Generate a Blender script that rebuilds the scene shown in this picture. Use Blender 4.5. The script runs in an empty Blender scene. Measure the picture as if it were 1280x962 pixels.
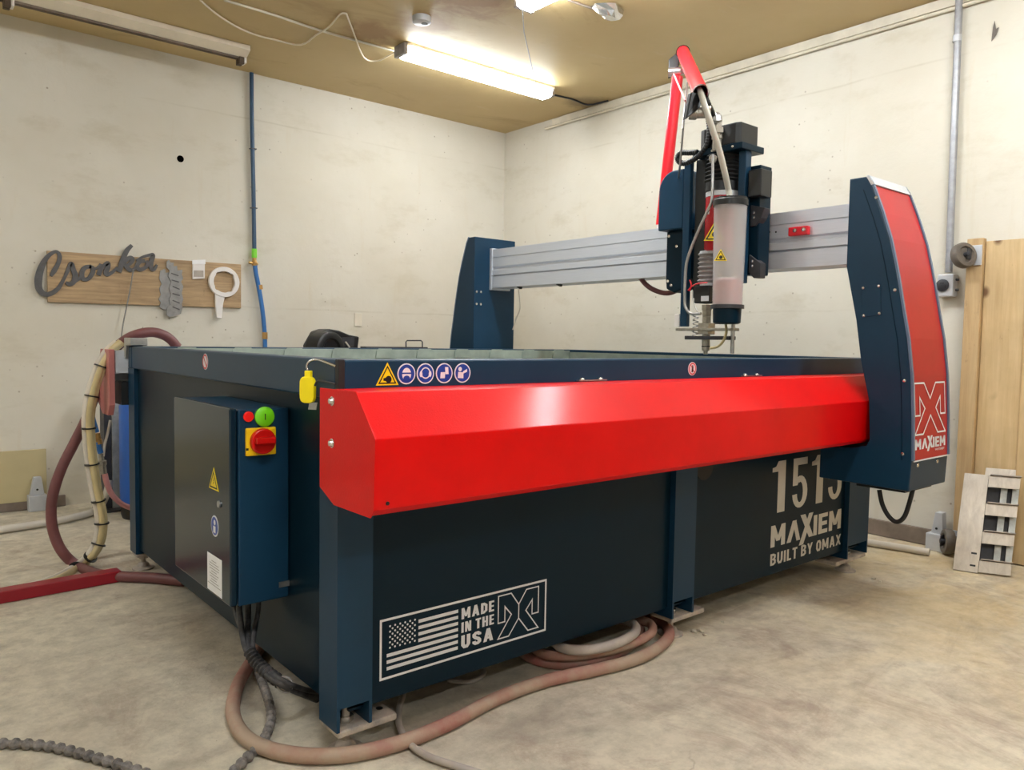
import bpy, bmesh, math, random
from mathutils import Vector, Matrix
random.seed(7)
S = bpy.context.scene
COL = S.collection

# ------------------------------------------------------------------ camera
cam_d = bpy.data.cameras.new('camera')
cam = bpy.data.objects.new('camera', cam_d)
COL.objects.link(cam)
cam_d.sensor_fit = 'HORIZONTAL'
cam_d.sensor_width = 36.0
cam_d.lens = 27.16
cam_d.clip_start = 0.02
right, up, back = (0.768335, -0.639829, 0.016755), (0.023845, 0.054774, 0.998214), (-0.639604, -0.766563, 0.057342)
M3 = Matrix((right, up, back)).transposed()
cam.matrix_world = Matrix.Translation((0, 0, 1.0)) @ M3.to_4x4()
S.camera = cam

# ------------------------------------------------------------------ world, exposure
w = bpy.data.worlds.new('world')
S.world = w
w.use_nodes = True
w.node_tree.nodes['Background'].inputs[0].default_value = (0.9, 0.95, 1.0, 1)
w.node_tree.nodes['Background'].inputs[1].default_value = 0.4
S.view_settings.view_transform = 'Standard'
S.view_settings.look = 'None'
S.view_settings.gamma = 1.0
S.view_settings.use_curve_mapping = False
S.view_settings.exposure = 0.26
TUBE_POWER = 58.0        # emission of one fluorescent tube

# room: camera stands at x=0, y=0; the machine front runs along x
RX0, RX1, RY0, RY1, RZ = -3.0, 4.11, -3.2, 5.07, 2.715

# ------------------------------------------------------------------ helpers
ORG = {}

def lin(c):
    r = []
    for v in c:
        v = v / 255.0
        r.append(v / 12.92 if v <= 0.04045 else ((v + 0.055) / 1.055) ** 2.4)
    return tuple(r) + (1.0,)

class NT:
    def __init__(self, name):
        self.m = bpy.data.materials.new(name)
        self.m.use_nodes = True
        self.t = self.m.node_tree
        self.p = self.t.nodes['Principled BSDF']
        self.out = self.t.nodes['Material Output']
        self._pos = None
    def n(self, typ, **kw):
        nd = self.t.nodes.new(typ)
        for k, v in kw.items():
            if k.startswith('i_'):
                nd.inputs[k[2:].replace('_', ' ')].default_value = v
            else:
                setattr(nd, k, v)
        return nd
    def l(self, a, b):
        self.t.links.new(a, b)
    def pos(self, scale=(1, 1, 1), rot=(0, 0, 0), obj=False):
        g = self.n('ShaderNodeTexCoord').outputs['Object'] if obj else self.n('ShaderNodeNewGeometry').outputs['Position']
        mp = self.n('ShaderNodeMapping')
        mp.inputs['Scale'].default_value = scale
        mp.inputs['Rotation'].default_value = rot
        self.l(g, mp.inputs['Vector'])
        return mp.outputs['Vector']
    def noise(self, scale, detail=4, rough=0.6, vec=None, dist=0.0):
        nd = self.n('ShaderNodeTexNoise')
        nd.inputs['Scale'].default_value = scale
        nd.inputs['Detail'].default_value = detail
        nd.inputs['Roughness'].default_value = rough
        nd.inputs['Distortion'].default_value = dist
        self.l(vec if vec is not None else self.pos(), nd.inputs['Vector'])
        return nd.outputs['Fac']
    def ramp(self, fac, stops):
        r = self.n('ShaderNodeValToRGB')
        els = r.color_ramp.elements
        while len(els) < len(stops):
            els.new(0.5)
        for e, (p, c) in zip(els, stops):
            e.position = p
            e.color = c if len(c) == 4 else tuple(c) + (1,)
        self.l(fac, r.inputs['Fac'])
        return r.outputs['Color']
    def mix(self, fac, a, b, mode='MIX'):
        nd = self.n('ShaderNodeMix', data_type='RGBA', blend_type=mode)
        for sock, v in ((nd.inputs[0], fac), (nd.inputs[6], a), (nd.inputs[7], b)):
            if isinstance(v, bpy.types.NodeSocket):
                self.l(v, sock)
            else:
                sock.default_value = v
        return nd.outputs[2]
    def bump(self, h, strength=0.2, dist=0.01):
        b = self.n('ShaderNodeBump')
        b.inputs['Strength'].default_value = strength
        b.inputs['Distance'].default_value = dist
        self.l(h, b.inputs['Height'])
        self.l(b.outputs['Normal'], self.p.inputs['Normal'])
    def set(self, **kw):
        for k, v in kw.items():
            s = self.p.inputs[k.replace('_', ' ')]
            if isinstance(v, bpy.types.NodeSocket):
                self.l(v, s)
            else:
                s.default_value = v

def bw(v):
    return (v, v, v, 1)

def simple(name, rgb, rough=0.5, metal=0.0, var=0.12, scale=14.0, bump=0.0, bscale=60.0, coat=0.0, spec=0.5, alpha=1.0):
    m = NT(name)
    c = lin(rgb)
    f = m.noise(scale)
    dark = tuple(x * (1 - var) for x in c[:3]) + (1,)
    lite = tuple(min(1, x * (1 + var)) for x in c[:3]) + (1,)
    m.set(Base_Color=m.ramp(f, [(0.3, dark), (0.7, lite)]), Roughness=rough, Metallic=metal)
    m.p.inputs['Coat Weight'].default_value = coat
    m.p.inputs['Specular IOR Level'].default_value = spec
    m.p.inputs['Alpha'].default_value = alpha
    if bump:
        m.bump(m.noise(bscale, 3), bump, 0.004)
    return m.m

def dusty(name, rgb, dust, amount=0.5, rough=0.6, scale=5.0):
    """a rubber or metal surface with patches of floor dust lying on it"""
    m = NT(name)
    f = m.ramp(m.noise(scale, 6, 0.7), [(0.5 - amount * 0.4, bw(0)), (0.9 - amount * 0.4, bw(1))])
    m.set(Base_Color=m.mix(f, lin(rgb), lin(dust)), Roughness=rough)
    m.bump(m.noise(90, 3), 0.1, 0.003)
    return m.m

MAT = {}

def paint(name, rgb, rough, grime, orange=0.05, coat=0.0, spec=0.5, crough=0.08):
    m = NT(name)
    c = lin(rgb)
    f = m.noise(3.0, 5, 0.65)
    base = m.ramp(f, [(0.3, tuple(x * 0.88 for x in c[:3]) + (1,)), (0.7, tuple(x * 1.1 for x in c[:3]) + (1,))])
    scr = m.ramp(m.noise(26, 5, 0.75, m.pos((1, 1, 0.25))), [(0.66, bw(0)), (0.82, bw(1))])
    base = m.mix(m.mix(1.0, scr, bw(grime), 'MULTIPLY'), base, lin((120, 122, 120)))
    m.set(Base_Color=base, Roughness=rough)
    m.p.inputs['Coat Weight'].default_value = coat
    m.p.inputs['Coat Roughness'].default_value = crough
    m.p.inputs['Specular IOR Level'].default_value = spec
    m.bump(m.noise(260, 2, 0.5), orange, 0.002)
    MAT[name] = m.m

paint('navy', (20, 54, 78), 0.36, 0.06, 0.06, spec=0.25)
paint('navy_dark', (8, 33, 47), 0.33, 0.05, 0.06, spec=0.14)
paint('door_blue', (14, 38, 52), 0.2, 0.04, 0.03, spec=0.4)
paint('red_dull', (150, 14, 34), 0.4, 0.1)
paint('trim_blue', (92, 112, 138), 0.35, 0.04, 0.03)
paint('red', (214, 0, 2), 0.45, 0.0, 0.24, 0.26, spec=0.1, crough=0.15)
paint('red_panel', (176, 10, 26), 0.36, 0.0, 0.03, spec=0.45)
paint('red_tube', (214, 16, 34), 0.3, 0.02, 0.03)
paint('pink_metal', (182, 112, 108), 0.45, 0.06)
MAT['white_print'] = simple('white_print', (226, 226, 230), 0.45, 0, 0.03)
MAT['grey_print'] = simple('grey_print', (205, 202, 196), 0.4, 0.2, 0.05)
MAT['yellow_print'] = simple('yellow_print', (250, 218, 12), 0.4, 0, 0.04)
MAT['black_print'] = simple('black_print', (14, 13, 12), 0.5, 0, 0.05)
MAT['blue_print'] = simple('blue_print', (22, 62, 152), 0.4, 0, 0.04)
MAT['red_print'] = simple('red_print', (200, 40, 50), 0.4, 0, 0.04)
MAT['black'] = simple('black', (16, 18, 20), 0.4, 0, 0.15, 20, 0.05)
MAT['void'] = simple('void', (3, 3, 3), 1.0, 0, 0.1, 20, spec=0.0)
MAT['black_rubber'] = simple('black_rubber', (18, 18, 19), 0.6, 0, 0.2, 30, 0.1)
MAT['steel'] = simple('steel', (176, 176, 176), 0.32, 0.9, 0.12, 40)
MAT['bolt_steel'] = simple('bolt_steel', (206, 204, 200), 0.25, 0.95, 0.08, 60)
MAT['nozzle_steel'] = simple('nozzle_steel', (168, 162, 150), 0.4, 0.75, 0.18, 60)
MAT['galv'] = simple('galv', (176, 178, 174), 0.45, 0.55, 0.22, 24, 0.08)
MAT['galv_green'] = simple('galv_green', (160, 172, 162), 0.5, 0.25, 0.2, 9)
MAT['dusty_plate'] = dusty('dusty_plate', (112, 112, 112), (186, 172, 158), 0.7, 0.6, 22)
MAT['yellow_plastic'] = simple('yellow_plastic', (250, 226, 10), 0.4, 0, 0.05)
MAT['switch_yellow'] = simple('switch_yellow', (244, 196, 8), 0.4, 0, 0.05)
MAT['switch_red'] = simple('switch_red', (196, 14, 10), 0.3, 0, 0.06)
MAT['button_green'] = simple('button_green', (120, 214, 20), 0.4, 0, 0.04)
MAT['button_red'] = simple('button_red', (250, 30, 24), 0.35, 0, 0.04)
MAT['hose_red'] = dusty('hose_red', (150, 44, 52), (168, 146, 126), 0.78, 0.7, 4.0)
MAT['hose_coil'] = dusty('hose_coil', (190, 30, 60), (160, 140, 124), 0.80, 0.65, 3.0)
MAT['hose_brown'] = simple('hose_brown', (112, 66, 66), 0.5, 0, 0.25, 6)
MAT['hose_clear'] = simple('hose_clear', (196, 178, 132), 0.35, 0, 0.18, 7)
MAT['hose_grey'] = dusty('hose_grey', (140, 132, 130), (182, 170, 158), 0.6, 0.6, 5)
MAT['hose_white'] = simple('hose_white', (206, 198, 186), 0.5, 0, 0.12, 5)
MAT['hose_blue'] = simple('hose_blue', (52, 112, 178), 0.4, 0, 0.12, 8)
MAT['hose_blue_dark'] = simple('hose_blue_dark', (42, 74, 104), 0.4, 0, 0.12, 8)
MAT['hose_pink'] = simple('hose_pink', (196, 136, 136), 0.5, 0, 0.12, 8)
MAT['conduit_black'] = dusty('conduit_black', (16, 16, 19), (92, 88, 88), 0.30, 0.55, 16)
MAT['chain_grey'] = dusty('chain_grey', (38, 37, 38), (150, 142, 136), 0.55, 0.6, 20)
MAT['green_band'] = simple('green_band', (130, 220, 60), 0.5, 0, 0.05)
MAT['brass'] = simple('brass', (190, 150, 92), 0.35, 0.8, 0.1, 40)
MAT['grey_metal_box'] = simple('grey_metal_box', (196, 198, 202), 0.45, 0.2, 0.06, 30)
MAT['conduit_grey'] = simple('conduit_grey', (160, 161, 166), 0.42, 0.4, 0.14, 30)
MAT['dark_metal'] = simple('dark_metal', (62, 62, 66), 0.5, 0.3, 0.2, 30)
MAT['cut_metal'] = simple('cut_metal', (84, 82, 82), 0.45, 0.4, 0.2, 30)
MAT['cut_metal_lite'] = simple('cut_metal_lite', (140, 138, 136), 0.45, 0.4, 0.16, 30)
MAT['white_plastic'] = simple('white_plastic', (232, 226, 222), 0.4, 0, 0.04)
MAT['fixture_white'] = simple('fixture_white', (226, 214, 194), 0.5, 0, 0.06, 8)
MAT['socket_dark'] = simple('socket_dark', (82, 66, 50), 0.6, 0, 0.2, 30)
MAT['paper'] = simple('paper', (238, 238, 240), 0.6, 0, 0.03)
MAT['blue_drum'] = simple('blue_drum', (20, 92, 190), 0.35, 0, 0.08, 5)
MAT['caster_grey'] = simple('caster_grey', (104, 96, 88), 0.55, 0.1, 0.2, 30)
MAT['bellows_grey'] = simple('bellows_grey', (150, 144, 142), 0.5, 0.1, 0.12, 30)
MAT['tan_board'] = simple('tan_board', (186, 172, 132), 0.7, 0, 0.08, 3)
MAT['brown_board'] = simple('brown_board', (126, 112, 100), 0.8, 0, 0.25, 9, 0.1)
MAT['concrete_lump'] = simple('concrete_lump', (186, 176, 156), 0.9, 0, 0.2, 30, 0.3)
MAT['white_trim'] = simple('white_trim', (214, 206, 188), 0.6, 0, 0.14, 6)

# brushed aluminium beam
m = NT('aluminium')
f = m.noise(40, 4, 0.6, m.pos((8, 0.25, 8)))
m.set(Base_Color=m.ramp(f, [(0.2, lin((196, 200, 208))), (0.8, lin((206, 210, 218)))]), Roughness=0.4, Metallic=0.3)
MAT['aluminium'] = m.m

# translucent plastic vessel
m = NT('vessel_plastic')
m.set(Base_Color=lin((230, 226, 224)), Roughness=0.2, Alpha=0.40)
MAT['vessel'] = m.m
m = NT('vessel_abrasive')
f = m.noise(120, 3)
m.set(Base_Color=m.ramp(f, [(0.3, lin((176, 118, 116))), (0.7, lin((204, 152, 148)))]), Roughness=0.9)
MAT['abrasive'] = m.m
m = NT('clear_tube')
m.set(Base_Color=lin((196, 192, 180)), Roughness=0.25)
m.p.inputs['Coat Weight'].default_value = 0.4
MAT['clear_tube'] = m.m

# fluorescent light
m = NT('fluorescent_tube')
m.set(Base_Color=(0.9, 0.9, 0.9, 1))
m.p.inputs['Emission Color'].default_value = (0.90, 0.96, 1.0, 1)
m.p.inputs['Emission Strength'].default_value = TUBE_POWER
MAT['tube_lit'] = m.m
m = NT('fluorescent_tube_dim')
m.set(Base_Color=(0.9, 0.9, 0.9, 1))
m.p.inputs['Emission Color'].default_value = (0.92, 0.97, 1.0, 1)
m.p.inputs['Emission Strength'].default_value = TUBE_POWER * 0.6
MAT['tube_dim'] = m.m  # same kind of fixture, emission lowered to keep the corner walls from burning out
MAT['tube_off'] = simple('tube_off', (206, 196, 178), 0.3, 0, 0.05)

# --- setting materials
def concrete():
    m = NT('concrete_floor')
    big = m.noise(0.9, 5, 0.62, dist=0.4)
    col = m.ramp(big, [(0.25, lin((180, 170, 154))), (0.45, lin((205, 195, 175))), (0.62, lin((220, 211, 189))), (0.8, lin((200, 191, 173)))])
    fine = m.noise(14, 8, 0.72)
    col = m.mix(0.5, col, m.ramp(fine, [(0.34, bw(0.42)), (0.6, bw(1.0))]), 'MULTIPLY')
    # sandy spread towards the right wall
    gp = m.n('ShaderNodeNewGeometry').outputs['Position']
    sx = m.n('ShaderNodeSeparateXYZ')
    m.l(gp, sx.inputs[0])
    mr = m.n('ShaderNodeMapRange')
    mr.inputs['From Min'].default_value = 1.7
    mr.inputs['From Max'].default_value = 3.4
    m.l(sx.outputs['X'], mr.inputs['Value'])
    sand = m.ramp(m.noise(2.2, 6, 0.7, dist=0.6), [(0.34, bw(0)), (0.62, bw(0.5))])
    sm = m.mix(1.0, sand, mr.outputs['Result'], 'MULTIPLY')
    col = m.mix(sm, col, lin((206, 176, 116)))
    # dusty rust-coloured spots and darker dirt
    dirt = m.ramp(m.noise(3.1, 7, 0.75, m.pos((1.2, 0.7, 1)), 0.8), [(0.52, bw(0)), (0.70, bw(0.65))])
    col = m.mix(dirt, col, lin((146, 122, 108)))
    smear = m.ramp(m.noise(1.6, 8, 0.7, m.pos((0.5, 1.4, 1)), 1.2), [(0.52, bw(0)), (0.66, bw(0.36))])
    col = m.mix(smear, col, lin((128, 112, 100)))
    spots = m.ramp(m.noise(38, 4, 0.8), [(0.68, bw(0)), (0.74, bw(0.6))])
    col = m.mix(spots, col, lin((96, 84, 74)))
    # hairline cracks
    v = m.n('ShaderNodeTexVoronoi', feature='DISTANCE_TO_EDGE')
    v.inputs['Scale'].default_value = 0.55
    warp = m.n('ShaderNodeVectorMath', operation='ADD')
    nz = m.n('ShaderNodeTexNoise')
    nz.inputs['Scale'].default_value = 3.0
    nz.inputs['Detail'].default_value = 6
    m.l(gp, nz.inputs['Vector'])
    m.l(gp, warp.inputs[0])
    sc = m.n('ShaderNodeVectorMath', operation='SCALE')
    sc.inputs['Scale'].default_value = 0.45
    m.l(nz.outputs['Color'], sc.inputs[0])
    m.l(sc.outputs[0], warp.inputs[1])
    m.l(warp.outputs[0], v.inputs['Vector'])
    crack = m.ramp(v.outputs['Distance'], [(0.0, bw(0.4)), (0.003, bw(0))])
    crack = m.mix(1.0, crack, m.ramp(m.noise(0.8, 3), [(0.5, bw(0)), (0.6, bw(1))]), 'MULTIPLY')
    col = m.mix(crack, col, lin((92, 78, 66)))
    m.set(Base_Color=col, Roughness=m.ramp(fine, [(0.3, bw(0.85)), (0.8, bw(0.55))]))
    m.bump(m.noise(30, 8, 0.7), 0.4, 0.01)
    return m.m
MAT['concrete'] = concrete()

def plaster():
    m = NT('painted_wall')
    col = m.ramp(m.noise(0.8, 5, 0.6), [(0.3, lin((203, 196, 179))), (0.65, lin((216, 211, 199)))])
    streak = m.ramp(m.noise(2.4, 7, 0.7, m.pos((1, 1, 2.2))), [(0.54, bw(0)), (0.74, bw(0.45))])
    col = m.mix(streak, col, lin((184, 174, 150)))
    drip = m.ramp(m.noise(5, 6, 0.7, m.pos((2.4, 2.4, 0.25))), [(0.6, bw(0)), (0.8, bw(0.3))])
    col = m.mix(drip, col, lin((196, 176, 140)))
    specks = m.n('ShaderNodeTexVoronoi')
    specks.inputs['Scale'].default_value = 15
    m.l(m.pos(), specks.inputs['Vector'])
    gate = m.ramp(m.noise(1.6, 3), [(0.46, bw(0.0)), (0.58, bw(1.0))])
    sp = m.ramp(specks.outputs['Distance'], [(0.05, bw(0.65)), (0.10, bw(0.0))])
    col = m.mix(m.mix(1.0, sp, gate, 'MULTIPLY'), col, lin((128, 112, 90)))
    # faint board joints of the formwork
    sx = m.n('ShaderNodeSeparateXYZ')
    m.l(m.n('ShaderNodeNewGeometry').outputs['Position'], sx.inputs[0])
    wob = m.n('ShaderNodeMath', operation='MULTIPLY_ADD')
    m.l(m.noise(1.1, 3), wob.inputs[0])
    wob.inputs[1].default_value = 0.05
    m.l(sx.outputs['Z'], wob.inputs[2])
    fr = m.n('ShaderNodeMath', operation='PINGPONG')
    m.l(wob.outputs[0], fr.inputs[0])
    fr.inputs[1].default_value = 0.61
    ln = m.ramp(fr.outputs[0], [(0.0, bw(0.3)), (0.008, bw(0.0))])
    ln = m.mix(1.0, ln, m.ramp(m.noise(1.9, 4), [(0.45, bw(0)), (0.6, bw(1))]), 'MULTIPLY')
    col = m.mix(ln, col, lin((160, 148, 120)))
    m.set(Base_Color=col, Roughness=0.75)
    m.bump(m.noise(18, 8, 0.65), 0.2, 0.01)
    return m.m
MAT['plaster'] = plaster()

def ceiling_mat():
    m = NT('painted_ceiling')
    col = m.ramp(m.noise(0.9, 5, 0.6), [(0.3, lin((186, 161, 112))), (0.7, lin((200, 177, 130)))])
    st = m.ramp(m.noise(1.25, 6, 0.7, m.pos((0.6, 1.6, 1)), 0.8), [(0.56, bw(0)), (0.75, bw(0.6))])
    col = m.mix(st, col, lin((132, 92, 48)))
    pale = m.ramp(m.noise(2.6, 6, 0.72, m.pos((0.7, 1.8, 1))), [(0.62, bw(0)), (0.72, bw(0.35))])
    col = m.mix(pale, col, lin((208, 190, 160)))
    # leak stains: rusty blooms around the ceiling box and the corner
    gp = m.n('ShaderNodeNewGeometry').outputs['Position']
    for cx, cy, rad, amt, cc in ((2.22, 3.95, 0.30, 0.9, (142, 98, 50)), (2.37, 3.62, 0.30, 0.8, (146, 104, 56)), (2.38, 3.22, 0.42, 0.9, (140, 92, 46)), (2.38, 2.8, 0.4, 0.8, (140, 92, 46)), (4.02, 4.02, 0.28, 0.8, (92, 70, 44))):
        d = m.n('ShaderNodeVectorMath', operation='DISTANCE')
        m.l(gp, d.inputs[0])
        d.inputs[1].default_value = (cx, cy, RZ)
        fall = m.ramp(d.outputs['Value'], [(0.0, bw(1)), (rad, bw(0))])
        bl = m.ramp(m.mix(1.0, fall, m.noise(5.5, 7, 0.75, dist=0.7), 'MULTIPLY'), [(0.16, bw(0)), (0.36, bw(amt * 0.75))])
        col = m.mix(bl, col, lin(cc))
    m.set(Base_Color=col, Roughness=0.55)
    m.bump(m.noise(9, 6, 0.6), 0.15, 0.01)
    return m.m
MAT['ceiling'] = ceiling_mat()

def wood(name, c0, c1, axis='z', knots=True, scale=1.0):
    m = NT(name)
    s = [14.0, 14.0, 14.0]
    s['xyz'.index(axis)] = 0.9
    f = m.noise(2.6 * scale, 6, 0.65, m.pos(tuple(s)), 0.6)
    col = m.ramp(f, [(0.28, lin(c0)), (0.5, tuple((a + b) / 2 for a, b in zip(lin(c0), lin(c1)))), (0.72, lin(c1))])
    blot = m.ramp(m.noise(2.3, 5), [(0.35, bw(0.74)), (0.65, bw(1.0))])
    col = m.mix(0.8, col, blot, 'MULTIPLY')
    if knots:
        v = m.n('ShaderNodeTexVoronoi', voronoi_dimensions='2D')
        v.inputs['Scale'].default_value = 4.2
        sp_, cm_ = m.n('ShaderNodeSeparateXYZ'), m.n('ShaderNodeCombineXYZ')
        m.l(m.pos((1.0, 1.0, 0.7)), sp_.inputs[0])
        m.l(sp_.outputs['Y'], cm_.inputs['X'])
        m.l(sp_.outputs['Z'], cm_.inputs['Y'])
        m.l(cm_.outputs[0], v.inputs['Vector'])
        k = m.ramp(v.outputs['Distance'], [(0.04, bw(0.9)), (0.10, bw(0.0))])
        k = m.mix(1.0, k, m.ramp(m.noise(1.9, 2), [(0.38, bw(0)), (0.46, bw(1))]), 'MULTIPLY')
        col = m.mix(k, col, lin((96, 62, 36)))
    dk = m.ramp(m.noise(9, 6, 0.8, m.pos((1, 1, 0.35))), [(0.62, bw(0)), (0.76, bw(0.6))])
    col = m.mix(dk, col, lin((88, 66, 44)))
    m.set(Base_Color=col, Roughness=0.65)
    m.bump(f, 0.12, 0.004)
    MAT[name] = m.m
wood('plywood', (204, 172, 124), (226, 198, 152))
wood('stud_wood', (186, 152, 108), (214, 184, 138), knots=False)
wood('sign_wood', (150, 122, 92), (204, 174, 132), 'x', False, 1.6)
wood('worn_wood', (192, 180, 166), (222, 212, 198), knots=False)

# ------------------------------------------------------------------ mesh builder
def catmull(pts, n=6, closed=False):
    pts = [Vector(p) for p in pts]
    if len(pts) < 3:
        return pts
    out = []
    L = len(pts)
    for i in range(L if closed else L - 1):
        p1, p2 = pts[i], pts[(i + 1) % L]
        p0 = pts[i - 1] if (i > 0 or closed) else p1 * 2 - p2
        p3 = pts[(i + 2) % L] if (i + 2 < L or closed) else p2 * 2 - p1
        for k in range(n):
            t = k / n
            out.append(0.5 * ((2 * p1) + (p2 - p0) * t + (2 * p0 - 5 * p1 + 4 * p2 - p3) * t * t + (3 * p1 - p0 - 3 * p2 + p3) * t ** 3))
    if not closed:
        out.append(pts[-1])
    return out

class MB:
    def __init__(self):
        self.v, self.f = [], []
    def add(self, vs, fs):
        o = len(self.v)
        self.v += [tuple(p) for p in vs]
        self.f += [tuple(i + o for i in q) for q in fs]
        return self
    def box(self, x0, x1, y0, y1, z0, z1):
        vs = [(x, y, z) for x in (x0, x1) for y in (y0, y1) for z in (z0, z1)]
        return self.add(vs, [(0, 1, 3, 2), (4, 6, 7, 5), (0, 4, 5, 1), (2, 3, 7, 6), (0, 2, 6, 4), (1, 5, 7, 3)])
    def obox(self, c, u, v, w, a, b, h):
        """oriented box: centre, three axes, full sizes"""
        c, u, v, w = Vector(c), Vector(u).normalized(), Vector(v).normalized(), Vector(w).normalized()
        vs = [c + u * (i * a / 2) + v * (j * b / 2) + w * (k * h / 2) for i in (-1, 1) for j in (-1, 1) for k in (-1, 1)]
        return self.add(vs, [(0, 1, 3, 2), (4, 6, 7, 5), (0, 4, 5, 1), (2, 3, 7, 6), (0, 2, 6, 4), (1, 5, 7, 3)])
    def prism(self, poly, axis, a, b):
        """polygon in the two other axes (in xyz order), swept along axis from a to b"""
        n = len(poly)
        def mk(p, t):
            return {'x': (t, p[0], p[1]), 'y': (p[0], t, p[1]), 'z': (p[0], p[1], t)}[axis]
        vs = [mk(p, a) for p in poly] + [mk(p, b) for p in poly]
        fs = [tuple(range(n))[::-1], tuple(range(n, 2 * n))]
        fs += [(i, (i + 1) % n, n + (i + 1) % n, n + i) for i in range(n)]
        return self.add(vs, fs)
    def tube(self, path, r, seg=10, caps=True, closed=False):
        path = [Vector(p) for p in path]
        n = len(path)
        rs = r if isinstance(r, (list, tuple)) else [r] * n
        t0 = (path[1] - path[0]).normalized()
        ref = Vector((0, 0, 1)) if abs(t0.z) < 0.9 else Vector((1, 0, 0))
        nrm = t0.cross(ref).normalized()
        vs, fs = [], []
        for i, p in enumerate(path):
            if closed:
                t = (path[(i + 1) % n] - path[i - 1]).normalized()
            else:
                t = (path[min(i + 1, n - 1)] - path[max(i - 1, 0)]).normalized()
            nrm = (nrm - t * nrm.dot(t)).normalized()
            bn = t.cross(nrm)
            for k in range(seg):
                a = 2 * math.pi * k / seg
                vs.append(p + (nrm * math.cos(a) + bn * math.sin(a)) * rs[i])
        for i in range(n if closed else n - 1):
            j = (i + 1) % n
            for k in range(seg):
                fs.append((i * seg + k, i * seg + (k + 1) % seg, j * seg + (k + 1) % seg, j * seg + k))
        if caps and not closed:
            fs.append(tuple(range(seg))[::-1])
            fs.append(tuple(range((n - 1) * seg, n * seg)))
        return self.add(vs, fs)
    def cyl(self, p0, p1, r, seg=20, r1=None):
        return self.tube([p0, p1], [r, r if r1 is None else r1], seg)
    def lathe(self, base, axis, prof, seg=24):
        """prof: list of (distance along the axis, radius)"""
        a = Vector(axis).normalized()
        b = Vector(base)
        u = a.cross(Vector((0, 0, 1)) if abs(a.z) < 0.9 else Vector((1, 0, 0))).normalized()
        v = a.cross(u)
        vs, fs = [], []
        for h, r in prof:
            for k in range(seg):
                t = 2 * math.pi * k / seg
                vs.append(b + a * h + (u * math.cos(t) + v * math.sin(t)) * r)
        for i in range(len(prof) - 1):
            for k in range(seg):
                fs.append((i * seg + k, i * seg + (k + 1) % seg, (i + 1) * seg + (k + 1) % seg, (i + 1) * seg + k))
        fs.append(tuple(range(seg))[::-1])
        fs.append(tuple(range((len(prof) - 1) * seg, len(prof) * seg)))
        return self.add(vs, fs)
    def flat(self, o, u, v, polys):
        """flat polygons given in (u, v) metres on a plane"""
        o, u, v = Vector(o), Vector(u), Vector(v)
        w = u.cross(v).normalized()
        for i, poly in enumerate(polys):      # overlapping strokes are stacked a few microns apart
            self.add([o + u * p[0] + v * p[1] + w * (i % 24) * 0.00002 for p in poly], [tuple(range(len(poly)))])
        return self
    def slab(self, o, u, v, polys, th):
        """polygons with thickness th along u x v"""
        o, u, v = Vector(o), Vector(u), Vector(v)
        w = u.cross(v).normalized() * th
        for poly in polys:
            n = len(poly)
            a = [o + u * p[0] + v * p[1] for p in poly]
            b = [p + w for p in a]
            self.add(a + b, [tuple(range(n))[::-1], tuple(range(n, 2 * n))] + [(i, (i + 1) % n, n + (i + 1) % n, n + i) for i in range(n)])
        return self
    def build(self, name, mat, parent=None, bevel=0.0, smooth=None, org=None, segs=2, fix=True):
        if parent is not None:
            o = ORG[parent]
        elif org is not None:
            o = Vector(org)
        else:
            xs, ys, zs = zip(*self.v)
            o = Vector(((min(xs) + max(xs)) / 2, (min(ys) + max(ys)) / 2, min(zs)))
        me = bpy.data.meshes.new(name)
        me.from_pydata([(p[0] - o.x, p[1] - o.y, p[2] - o.z) for p in self.v], [], self.f)
        if fix:
            bm = bmesh.new()
            bm.from_mesh(me)
            bmesh.ops.recalc_face_normals(bm, faces=bm.faces)
            bm.to_mesh(me)
            bm.free()
        me.materials.append(MAT[mat])
        ob = bpy.data.objects.new(name, me)
        COL.objects.link(ob)
        if parent is not None:
            ob.parent = parent
        else:
            ob.location = o
        ORG[ob] = o
        if bevel:
            b = ob.modifiers.new('bevel', 'BEVEL')
            b.width = bevel
            b.segments = segs
            b.limit_method = 'ANGLE'
            b.angle_limit = math.radians(40)
        if smooth is not None:
            me.shade_smooth()
            me.set_sharp_from_angle(angle=math.radians(smooth))
        return ob

def empty(name, loc):
    o = bpy.data.objects.new(name, None)
    o.empty_display_size = 0.1
    COL.objects.link(o)
    o.location = loc
    ORG[o] = Vector(loc)
    return o

def tag(o, label, cat, group=None):
    o['label'] = label
    o['category'] = cat
    if group:
        o['group'] = group
    return o

def struct(o):
    o['kind'] = 'structure'
    return o

def part_label(o, label):
    o['label'] = label
    return o

def disc(cx, cy, rx, ry=None, n=28):
    ry = ry or rx
    return [(cx + rx * math.cos(2 * math.pi * k / n), cy + ry * math.sin(2 * math.pi * k / n)) for k in range(n)]

def ring(cx, cy, r0, r1, n=28):
    out = []
    for k in range(n):
        a, b = 2 * math.pi * k / n, 2 * math.pi * (k + 1) / n
        out.append([(cx + r0 * math.cos(a), cy + r0 * math.sin(a)), (cx + r1 * math.cos(a), cy + r1 * math.sin(a)),
                    (cx + r1 * math.cos(b), cy + r1 * math.sin(b)), (cx + r0 * math.cos(b), cy + r0 * math.sin(b))])
    return out

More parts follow.
